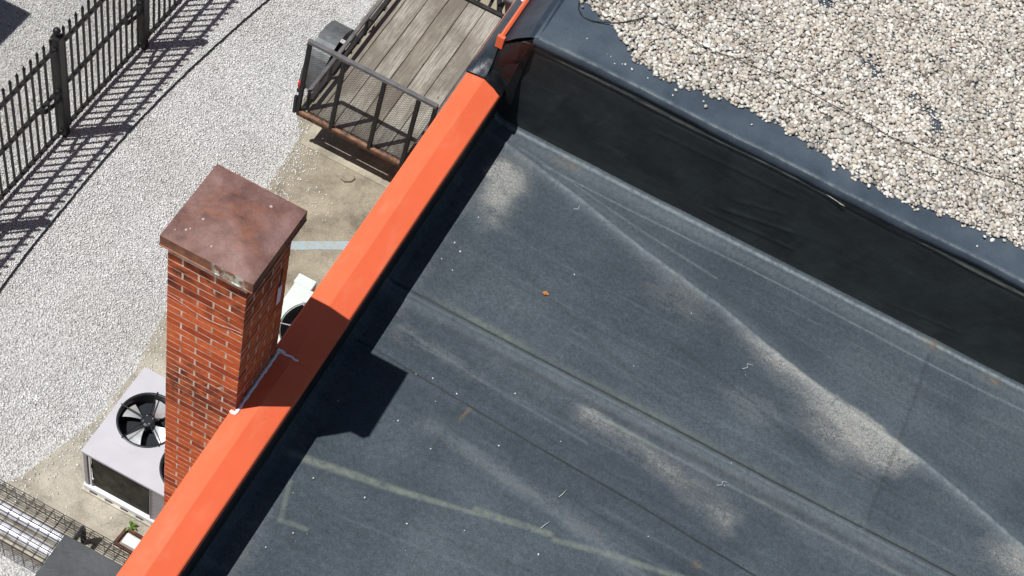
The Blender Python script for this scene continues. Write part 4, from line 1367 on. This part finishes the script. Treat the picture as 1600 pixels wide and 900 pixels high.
# drawbar and jack at the front
cx = (TX0 + TX1) / 2
for sx in (TX0 + .1, TX1 - .1):
    MB().bar((sx, TY1 - .1, .52), (cx + (0.03 if sx > cx else -.03), TY1 + 1.05, .48), .055, .07, (0, 0, 1), .004).build('drawbar', 'dark_steel', TR)
MB().tube([(cx, TY1 + .75, .02), (cx, TY1 + .75, .95)], .03, 12).build('jack', 'grey_steel', TR)
MB().box(cx - .05, cx + .05, TY1 + .95, TY1 + 1.2, .46, .56, .01).build('coupler', 'dark_steel', TR)
for xx in (-3.22, -3.08, -2.95):
    MB().bar((xx, TY1 + .02, .60), (xx + .02, TY1 + .16, .86), .035, .03, (0, 0, 1), .004).build('front_bracket', 'dark_steel', TR)
# ------------------------------------------------------------------ large condenser with two fans
AX0, AX1, AY0, AY1, AZ = -3.684, -2.36, 4.613, 5.575, 0.79
AC = thing('condenser_unit', 'large lavender-grey two-fan condenser unit beside the chimney', 'air conditioner', ((AX0 + AX1) / 2, (AY0 + AY1) / 2, 0))
MB().box(AX0 - .03, AX1 + .03, AY0 - .03, AY1 + .03, .0, .045, .006).build('pad', 'concrete_pale', AC)
MB().box(AX0 - .012, AX1 + .012, AY0 - .012, AY1 + .012, .05, .125, .008).build('base_rail', 'white_paint', AC)
MB().box(AX0 + .075, -3.02, AY0 + .022, AY0 + .055, .125, .757, .012).build('coil', 'coil', AC)
MB().box(AX0 + .022, AX0 + .055, AY0 + .075, AY1 - .05, .125, .757, .012).build('coil', 'coil', AC)
MB().box(AX0 + .05, AX1 - .02, AY1 - .045, AY1 - .012, .125, .757, .012).build('coil', 'coil', AC)
MB().tube([(AX0 + .040, AY0 + .10, .44), (AX0 + .046, AY0 + .06, .44), (AX0 + .06, AY0 + .044, .44), (AX0 + .10, AY0 + .040, .44)], .01, 6).build('refrigerant_pipe', 'dark_steel', AC)
MB().box(-3.018, AX1 - .004, AY0 + .006, AY0 + .03, .125, .757, .004).build('side_panel', 'panel_grey', AC)
MB().box(AX1 - .03, AX1 - .004, AY0 + .032, AY1 - .006, .125, .757, .004).build('side_panel', 'panel_grey', AC)
for (xa, ya) in ((AX0 + .003, AY0 + .003), (AX0 + .003, AY1 - .038)):
    MB().box(xa, xa + .035, ya, ya + .035, .125, .757, .003).build('corner_post', 'panel_grey', AC)
MB().box(AX0 + .052, AX0 + .072, AY0 + .008, AY0 + .018, .125, .757, .002).build('corner_trim', 'white_paint', AC)
for xx in np.arange(AX0 + .06, -2.5, .16):
    MB().box(xx, xx + .07, AY0 - .020, AY0 - .0125, .052, .068).build('base_slot', 'black_plastic', AC)
MB().box(-3.012, -3.002, AY0 + .0, AY0 + .0055, .135, .75).build('panel_seam', 'panel_grey', AC)
for zz_ in np.arange(.16, .75, .08):
    MB().lathe([(0, -.003), (.004, -.002), (.005, 0)], (-2.985, AY0 + .006, zz_), 6, 'y').build('screw', 'dark_steel', AC)
FANS = [(-3.372, 5.150, .252), (-2.800, 4.960, .262)]
# top sheet with two round openings: triangulated by bmesh
import bmesh


def plate_with_holes(x0, x1, y0, y1, z, holes, thick=0.03, lip=0.018):
    bm = bmesh.new()
    cr_ = 0.012
    outer = [bm.verts.new((a, b_, z)) for a, b_ in ((x0, y0), (x1, y0), (x1, y1), (x0, y1))]
    ed = [bm.edges.new((outer[i], outer[(i + 1) % 4])) for i in range(4)]
    rings = []
    for (hx, hy, hr) in holes:
        rg = [bm.verts.new((hx + hr * math.cos(2 * math.pi * i / 40), hy + hr * math.sin(2 * math.pi * i / 40), z)) for i in range(40)]
        ed += [bm.edges.new((rg[i], rg[(i + 1) % 40])) for i in range(40)]
        rings.append(rg)
    bmesh.ops.triangle_fill(bm, use_beauty=True, use_dissolve=False, edges=ed, normal=(0, 0, 1))
    # drop skirts
    low = [bm.verts.new((v_.co.x, v_.co.y, z - thick)) for v_ in outer]
    for i in range(4):
        bm.faces.new((outer[i], low[i], low[(i + 1) % 4], outer[(i + 1) % 4]))
    bmesh.ops.recalc_face_normals(bm, faces=bm.faces)
    me = bpy.data.meshes.new('top')
    bm.to_mesh(me)
    bm.free()
    return me


me = plate_with_holes(AX0 - .006, AX1 + .006, AY0 - .006, AY1 + .006, AZ, FANS)
me.materials.append(M['case_grey'])
top = bpy.data.objects.new('top_panel', me)
COL.objects.link(top)
top.parent = AC
top.location = -Vector(AC.location)
MB().box(-3.515, -3.32, 4.805, 4.812, AZ - .001, AZ + .004, .001).build('embossed_rib', 'case_grey', top)
for fi, (hx, hy, hr) in enumerate(FANS):
    MB().lathe([(hr - .002, -.16), (hr - .002, -.02), (hr + .0, .004), (hr + .012, .008), (hr + .022, .001)], (hx, hy, AZ), 48).build('fan_ring', 'black_plastic', top, True)
    MB().lathe([(0, 0), (hr - .004, 0)], (hx, hy, AZ - .155), 32).build('fan_well', 'black_plastic', top)
    hub = MB().lathe([(0, .012), (.045, .012), (.062, .004), (.066, -.01), (.066, -.06), (.0, -.06)], (hx, hy, AZ - .005), 24).build('fan', 'black_plastic', top)
    for b_ in range(4):
        a0 = math.radians(78 + 90 * b_ + fi * 31)
        m = MB()
        vs = []
        for i in range(7):
            r_ = .06 + (hr - .075) * i / 6
            half = math.radians(16 + 7 * i / 6)
            for s_ in np.linspace(-1, 1, 5):
                an = a0 + s_ * half + 0.10 * (i / 6)
                zz_ = AZ - .075 + s_ * (.030 - .008 * i / 6) + 0.006 * (1 - s_ * s_)
                vs.append((hx + r_ * math.cos(an), hy + r_ * math.sin(an), zz_))
        nv = len(vs)
        vs += [(p[0], p[1], p[2] - .003) for p in vs]
        fs = []
        for i in range(6):
            for j in range(4):
                q = (i * 5 + j, (i + 1) * 5 + j, (i + 1) * 5 + j + 1, i * 5 + j + 1)
                fs += [q, tuple(reversed([w + nv for w in q]))]
        m.add(vs, fs)
        m.build('blade', 'blade', top, True)
    for k in range(5):
        an = math.radians(20 + 72 * k + 14)
        c_, s_ = math.cos(an), math.sin(an)
        MB().tube([(hx + .05 * c_, hy + .05 * s_, AZ + .012), (hx + (hr + .03) * c_, hy + (hr + .03) * s_, AZ + .010)], .0055, 6).build('guard_arm', 'black_iron', top)
    for k in range(4):
        an = math.radians(45 + 90 * k)
        MB().lathe([(0, .006), (.007, .004), (.008, 0)], (hx + .042 * math.cos(an), hy + .042 * math.sin(an), AZ + .007), 8).build('hub_bolt', 'grey_steel', top)

# ------------------------------------------------------------------ small pale-green condenser by the wall
BX0, BX1, BY0, BY1, BZ = -3.01, -2.30, 6.34, 7.08, 0.80
A2 = thing('condenser_unit', 'smaller pale green condenser with round wire guard, half hidden by the coping', 'air conditioner', ((BX0 + BX1) / 2, (BY0 + BY1) / 2, 0))
MB().box(BX0 - .05, BX1 + .05, BY0 - .05, BY1 + .05, 0, .05, .006).build('pad', 'concrete_pale', A2)
MB().box(BX0 + .012, BX1 - .012, BY0 + .012, BY0 + .03, .05, BZ - .03, .004).build('coil', 'panel_grey', A2)
MB().box(BX0 + .012, BX0 + .03, BY0 + .032, BY1 - .032, .05, BZ - .03, .004).build('coil', 'panel_grey', A2)
MB().box(BX0 + .012, BX1 - .012, BY1 - .03, BY1 - .012, .05, BZ - .03, .004).build('coil', 'panel_grey', A2)
MB().box(BX1 - .03, BX1 - .012, BY0 + .032, BY1 - .032, .05, BZ - .03, .004).build('coil', 'panel_grey', A2)
for k in range(12):
    zz_ = .10 + k * .053
    for (x0, x1, y0, y1) in ((BX0 + .004, BX1 - .004, BY0 + .002, BY0 + .0115), (BX0 + .002, BX0 + .0115, BY0 + .012, BY1 - .012)):
        MB().box(x0, x1, y0, y1, zz_, zz_ + .034, .002).build('louvre', 'case_green', A2)
HX, HY, HR = -2.60, 6.70, .305
me = plate_with_holes(BX0, BX1, BY0, BY1, BZ, [(HX, HY, HR)], .045)
me.materials.append(M['case_green'])
t2 = bpy.data.objects.new('top_panel', me)
COL.objects.link(t2)
t2.parent = A2
t2.location = -Vector(A2.location)
MB().lathe([(0, 0), (HR - .001, 0), (HR - .001, .14)], (HX, HY, BZ - .15), 32).build('fan_well', 'black_plastic', t2)
gd = MB()
for r_ in np.arange(.05, HR + .01, .0165):
    gd.lathe([(r_ + .0028 * math.cos(a), .012 + .0028 * math.sin(a)) for a in np.linspace(0, 2 * math.pi, 5)[:-1]], (HX, HY, BZ), 40, 'z', True)
gd.build('fan_guard', 'black_iron', t2)
for k in range(6):
    an = math.radians(17 + 60 * k)
    MB().tube([(HX, HY, BZ + .018), (HX + (HR + .02) * math.cos(an), HY + (HR + .02) * math.sin(an), BZ + .018)], .006, 6).build('guard_arm', 'panel_grey', t2)
for b_ in range(3):
    a0 = math.radians(120 * b_)
    vs = [(HX + r_ * math.cos(a0 + s_), HY + r_ * math.sin(a0 + s_), BZ - .07 + s_ * .04) for r_ in (.05, .28) for s_ in (-.4, 0, .4)]
    MB().add(vs, [(0, 3, 4, 1), (1, 4, 5, 2)]).build('blade', 'grey_steel', t2)
MB().box(-3.03, -2.84, 7.085, 7.20, 0.05, .80, .006).build('service_box', 'case_green', A2)

# ------------------------------------------------------------------ pipe cage, pipes and cover board
GX0, GX1, GY0, GY1, GZ = -5.1, -2.2, 3.74, 4.195, 0.35
PC = thing('pipe_cage', 'low dark wire mesh cage over silver pipes on the ground', 'cage', (-3.6, 3.95, 0))
# long and cross wires, each mesh panel its own part
def panel(name, p0, eu, ev, nu, nv_, r=.0038):
    m = MB()
    p0, eu, ev = map(np.array, (p0, eu, ev))
    for i_ in range(nu + 1):
        a = p0 + ev * i_ / nu
        m.bar(a, a + eu, r * 2, r * 2, (0, 0, 1) if abs(eu[2]) < .5 * np.linalg.norm(eu) else (0, 1, 0))
    nn = np.cross(eu, ev)
    nn = nn / np.linalg.norm(nn)
    for j_ in range(nv_ + 1):
        a = p0 + eu * j_ / nv_ + nn * r * 1.9
        m.bar(a, a + ev, r * 2, r * 2, nn)
    return m.build(name, 'black_iron', PC)


panel('mesh_top', (GX0, GY0, GZ), (GX1 - GX0, 0, 0), (0, GY1 - GY0, 0), 12, 29, .0026)
panel('mesh_side', (GX0, GY0 - .004, 0.02), (GX1 - GX0, 0, 0), (0, 0, GZ - .03), 6, 29, .0022)
panel('mesh_side', (GX0, GY1 + .004, 0.02), (GX1 - GX0, 0, 0), (0, 0, GZ - .03), 3, 29, .0018)
for xx in (-4.9, -3.40, -2.75):
    for yy in (GY0 + .02, GY1 - .02):
        MB().box(xx - .022, xx + .022, yy - .018, yy + .018, 0, GZ - .01, .003).build('leg', 'dark_steel', PC)
    MB().box(xx - .018, xx + .018, GY0 + .04, GY1 - .04, GZ - .05, GZ - .012, .003).build('cross_bar', 'dark_steel', PC)
for (yy, zz_, r_, lab) in ((4.055, .165, .052, 'silver wrapped pipe inside the wire cage, the one nearer the condenser'), (3.905, .165, .052, 'silver wrapped pipe inside the wire cage, the one farther from the condenser')):
    prof_ = []
    m = MB()
    pts, rad = [], []
    for i_ in range(60):
        xx = GX0 + .02 + (GX1 - GX0 - .3) * i_ / 59
        pts.append((xx, yy + .003 * math.sin(xx * 5), zz_))
        rad.append(r_ + (.004 if i_ % 6 == 0 else 0) + random.uniform(-.001, .001))
    m.tube(pts, rad, 16)
    o = m.build('insulated_pipe', 'galvanised', None, True)
    tag(o, lab, 'pipe', 'wrapped pipes in the cage')
CB = MB().box(-3.475, -2.02, 2.9, 4.035, .372, .402, .004)
o = CB.build('cover_board', 'board_membrane')
tag(o, 'flat dark slate-grey board lying on the wire cage', 'board')

# ------------------------------------------------------------------ rusty frame with pale block, weed
DF = thing('drain_frame', 'rusty square steel frame set on the concrete below the condenser', 'drain', (-3.0, 4.40, 0))
for (a, b_) in (((-3.165, 4.30), (-3.150, 4.465)), ((-3.150, 4.465), (-2.86, 4.452)), ((-2.86, 4.452), (-2.875, 4.29)), ((-2.875, 4.29), (-3.165, 4.30))):
    MB().bar((a[0], a[1], .035), (b_[0], b_[1], .035), .028, .04, (0, 0, 1), .004).build('frame_bar', 'rust_dark', DF)
o = MB().box(-3.115, -2.95, 4.325, 4.425, .014, .075, .008).build('pale_block', 'pale_block')
tag(o, 'small off-white masonry block inside the rusty frame', 'block')
WD = thing('weed', 'small bright green weed growing by the rusty frame', 'weed', (-3.135, 4.50, .014))
for k in range(9):
    a = random.uniform(0, 6.28)
    L = random.uniform(.035, .075)
    z1 = random.uniform(.02, .06)
    c_, s_ = math.cos(a), math.sin(a)
    bx, by = -3.135, 4.50
    w_ = .012
    vs = [(bx, by, .016), (bx + c_ * L * .5 - s_ * w_, by + s_ * L * .5 + c_ * w_, .016 + z1), (bx + c_ * L, by + s_ * L, .016 + z1 * .7), (bx + c_ * L * .5 + s_ * w_, by + s_ * L * .5 - c_ * w_, .016 + z1)]
    vs += [(p[0], p[1], p[2] - .0012) for p in vs]
    MB().add(vs, [(0, 1, 2, 3), (7, 6, 5, 4), (0, 4, 5, 1), (1, 5, 6, 2), (2, 6, 7, 3), (3, 7, 4, 0)]).build('leaf', 'leaf_green', WD)

# ------------------------------------------------------------------ cables and debris on the roofs
ux = np.linspace(-0.93, 2.8, 160)
uy = np.interp(ux, [-.95, -.471, .022, .557, 1.086, 1.587, 2.069, 3], [8.06, 8.019, 8.095, 8.08, 8.055, 8.094, 8.212, 8.4])
uy = np.convolve(np.pad(uy, 7, mode='edge'), np.ones(15) / 15, 'valid')
m = MB().tube([(a, b_ + .006 * math.sin(a * 17), 4.988 + .004 * math.sin(a * 23)) for a, b_ in zip(ux, uy)], .0030, 6)
tag(m.build('roof_cable', 'black_plastic', None, True), 'thin dark wire lying across the roof pebbles', 'cable')
lp = [(-1.47, 8.2, 4.958), (-1.462, 8.0, 4.957), (-1.450, 7.90, 4.957), (-1.42, 7.82, 4.957), (-1.365, 7.775, 4.957), (-1.29, 7.775, 4.957), (-1.20, 7.81, 4.965), (-1.08, 7.87, 4.99), (-0.93, 8.06, 4.992)]
lq = []
for i_ in range(len(lp) - 1):
    for t_ in (0, .25, .5, .75):
        lq.append(np.array(lp[i_]) * (1 - t_) + np.array(lp[i_ + 1]) * t_)
lq = np.array(lq)
lq[1:-1] = (lq[:-2] + lq[1:-1] * 2 + lq[2:]) / 4
tag(MB().tube(list(lq), .0045, 6).build('roof_cable', 'black_plastic', None, True), 'black wire looping over the bare membrane at the pebble edge', 'cable')
lf = MB()
vs = []
for i_, (a, w_) in enumerate(((0, .002), (.012, .014), (.026, .018), (.040, .012), (.052, .001))):
    for s_ in (-1, 0, 1):
        vs.append((-.690 + a, 6.160 + s_ * w_ + a * .2, ZR + .012 + .006 * abs(s_) + .004 * math.sin(a * 90)))
n0 = len(vs)
vs += [(p[0], p[1], p[2] - .0015) for p in vs]
fs = [(i_ * 3 + j, i_ * 3 + 3 + j, i_ * 3 + 4 + j, i_ * 3 + 1 + j) for i_ in range(4) for j in range(2)]
lf.add(vs, fs + [tuple(reversed([w + n0 for w in f])) for f in fs])
tag(lf.build('dry_leaf', 'leaf_dry'), 'curled orange-brown dry leaf lying on the membrane roof', 'leaf')
# stray pale pebbles and droppings flecks
SP = [(-1.433, 6.199), (-1.449, 6.02), (-1.101, 4.683), (-1.024, 4.071), (-0.813, 4.611), (-1.164, 5.068), (-1.40, 3.45), (-1.05, 5.10), (-0.95, 4.95), (-0.85, 5.08), (-1.38, 4.02), (-1.30, 3.62), (-1.22, 3.66), (-1.26, 3.58), (-0.7, 4.05), (-0.62, 3.88), (0.15, 4.30), (0.75, 4.80), (1.06, 5.62), (-0.35, 4.2), (-1.52, 4.6), (-1.35, 5.35), (-0.5, 5.3), (-1.44, 3.86), (0.9, 6.35), (0.35, 6.62), (-0.77, 7.02), (1.08, 5.43)]
SP = np.array(SP + [(random.uniform(-1.45, 2.8), random.uniform(3.6, 7.2)) for _ in range(12)])
UP = np.array([(-1.06, 7.55), (-1.03, 7.545), (-0.93, 7.53), (-0.91, 7.54), (-0.85, 7.525), (-0.72, 7.52), (-0.98, 7.50), (0.92, 7.60), (0.95, 7.61), (0.99, 7.60), (-0.50, 7.48), (1.9, 7.5), (-1.25, 7.60)])
W1, F1 = stones(len(UP), UP[:, 0], UP[:, 1], np.full(len(UP), 4.951), .005, .012, *ico(1), (.2, .4), .3)
W, F = stones(len(SP), SP[:, 0], SP[:, 1], np.full(len(SP), ZR + .004), .0035, .008, *ico(1), (.4, .8), .2)
W, F = np.concatenate([W, W1]), np.concatenate([F, F1 + len(W)])
tag(np_mesh('roof_flecks', W, F, 'white_bits'), 'scattered tiny white stones and flecks on the black roof membranes', 'stones', kind='stuff')
for (pl, lab) in (([(0.098, 4.742), (0.112, 4.775), (0.12, 4.815)], 'short white straw on the membrane roof, the one nearer the lap seam'),
                  ([(0.085, 4.47), (0.10, 4.51), (0.118, 4.545)], 'short white straw on the membrane roof beside the greenish strip'),
                  ([(1.03, 5.40), (1.06, 5.42), (1.055, 5.45), (1.09, 5.46)], 'bent white scrap on the cracked silt of the membrane roof'),
                  ([(0.86, 6.38), (0.89, 6.41), (0.875, 6.44), (0.92, 6.45)], 'bent white scrap below the crease of the membrane roof'),
                  ([(-0.80, 6.98), (-0.77, 7.00), (-0.775, 7.04), (-0.74, 7.06)], 'curled white scrap beside the crease near the roof corner')):
    tag(MB().tube([(a, b_, ZR + .014) for a, b_ in pl], .0021, 5).build('scrap', 'white_bits', None, True), lab, 'scrap', 'white scraps on the roof')
tw = [(-3.45, 8.93, .022), (-3.40, 8.92, .03), (-3.345, 8.96, .026), (-3.33, 9.01, .03), (-3.36, 9.045, .022)]
tag(MB().tube(tw, [.005, .007, .006, .005, .003], 6).build('twig', 'twig', None, True), 'curved dry twig on the concrete near the trailer', 'twig')
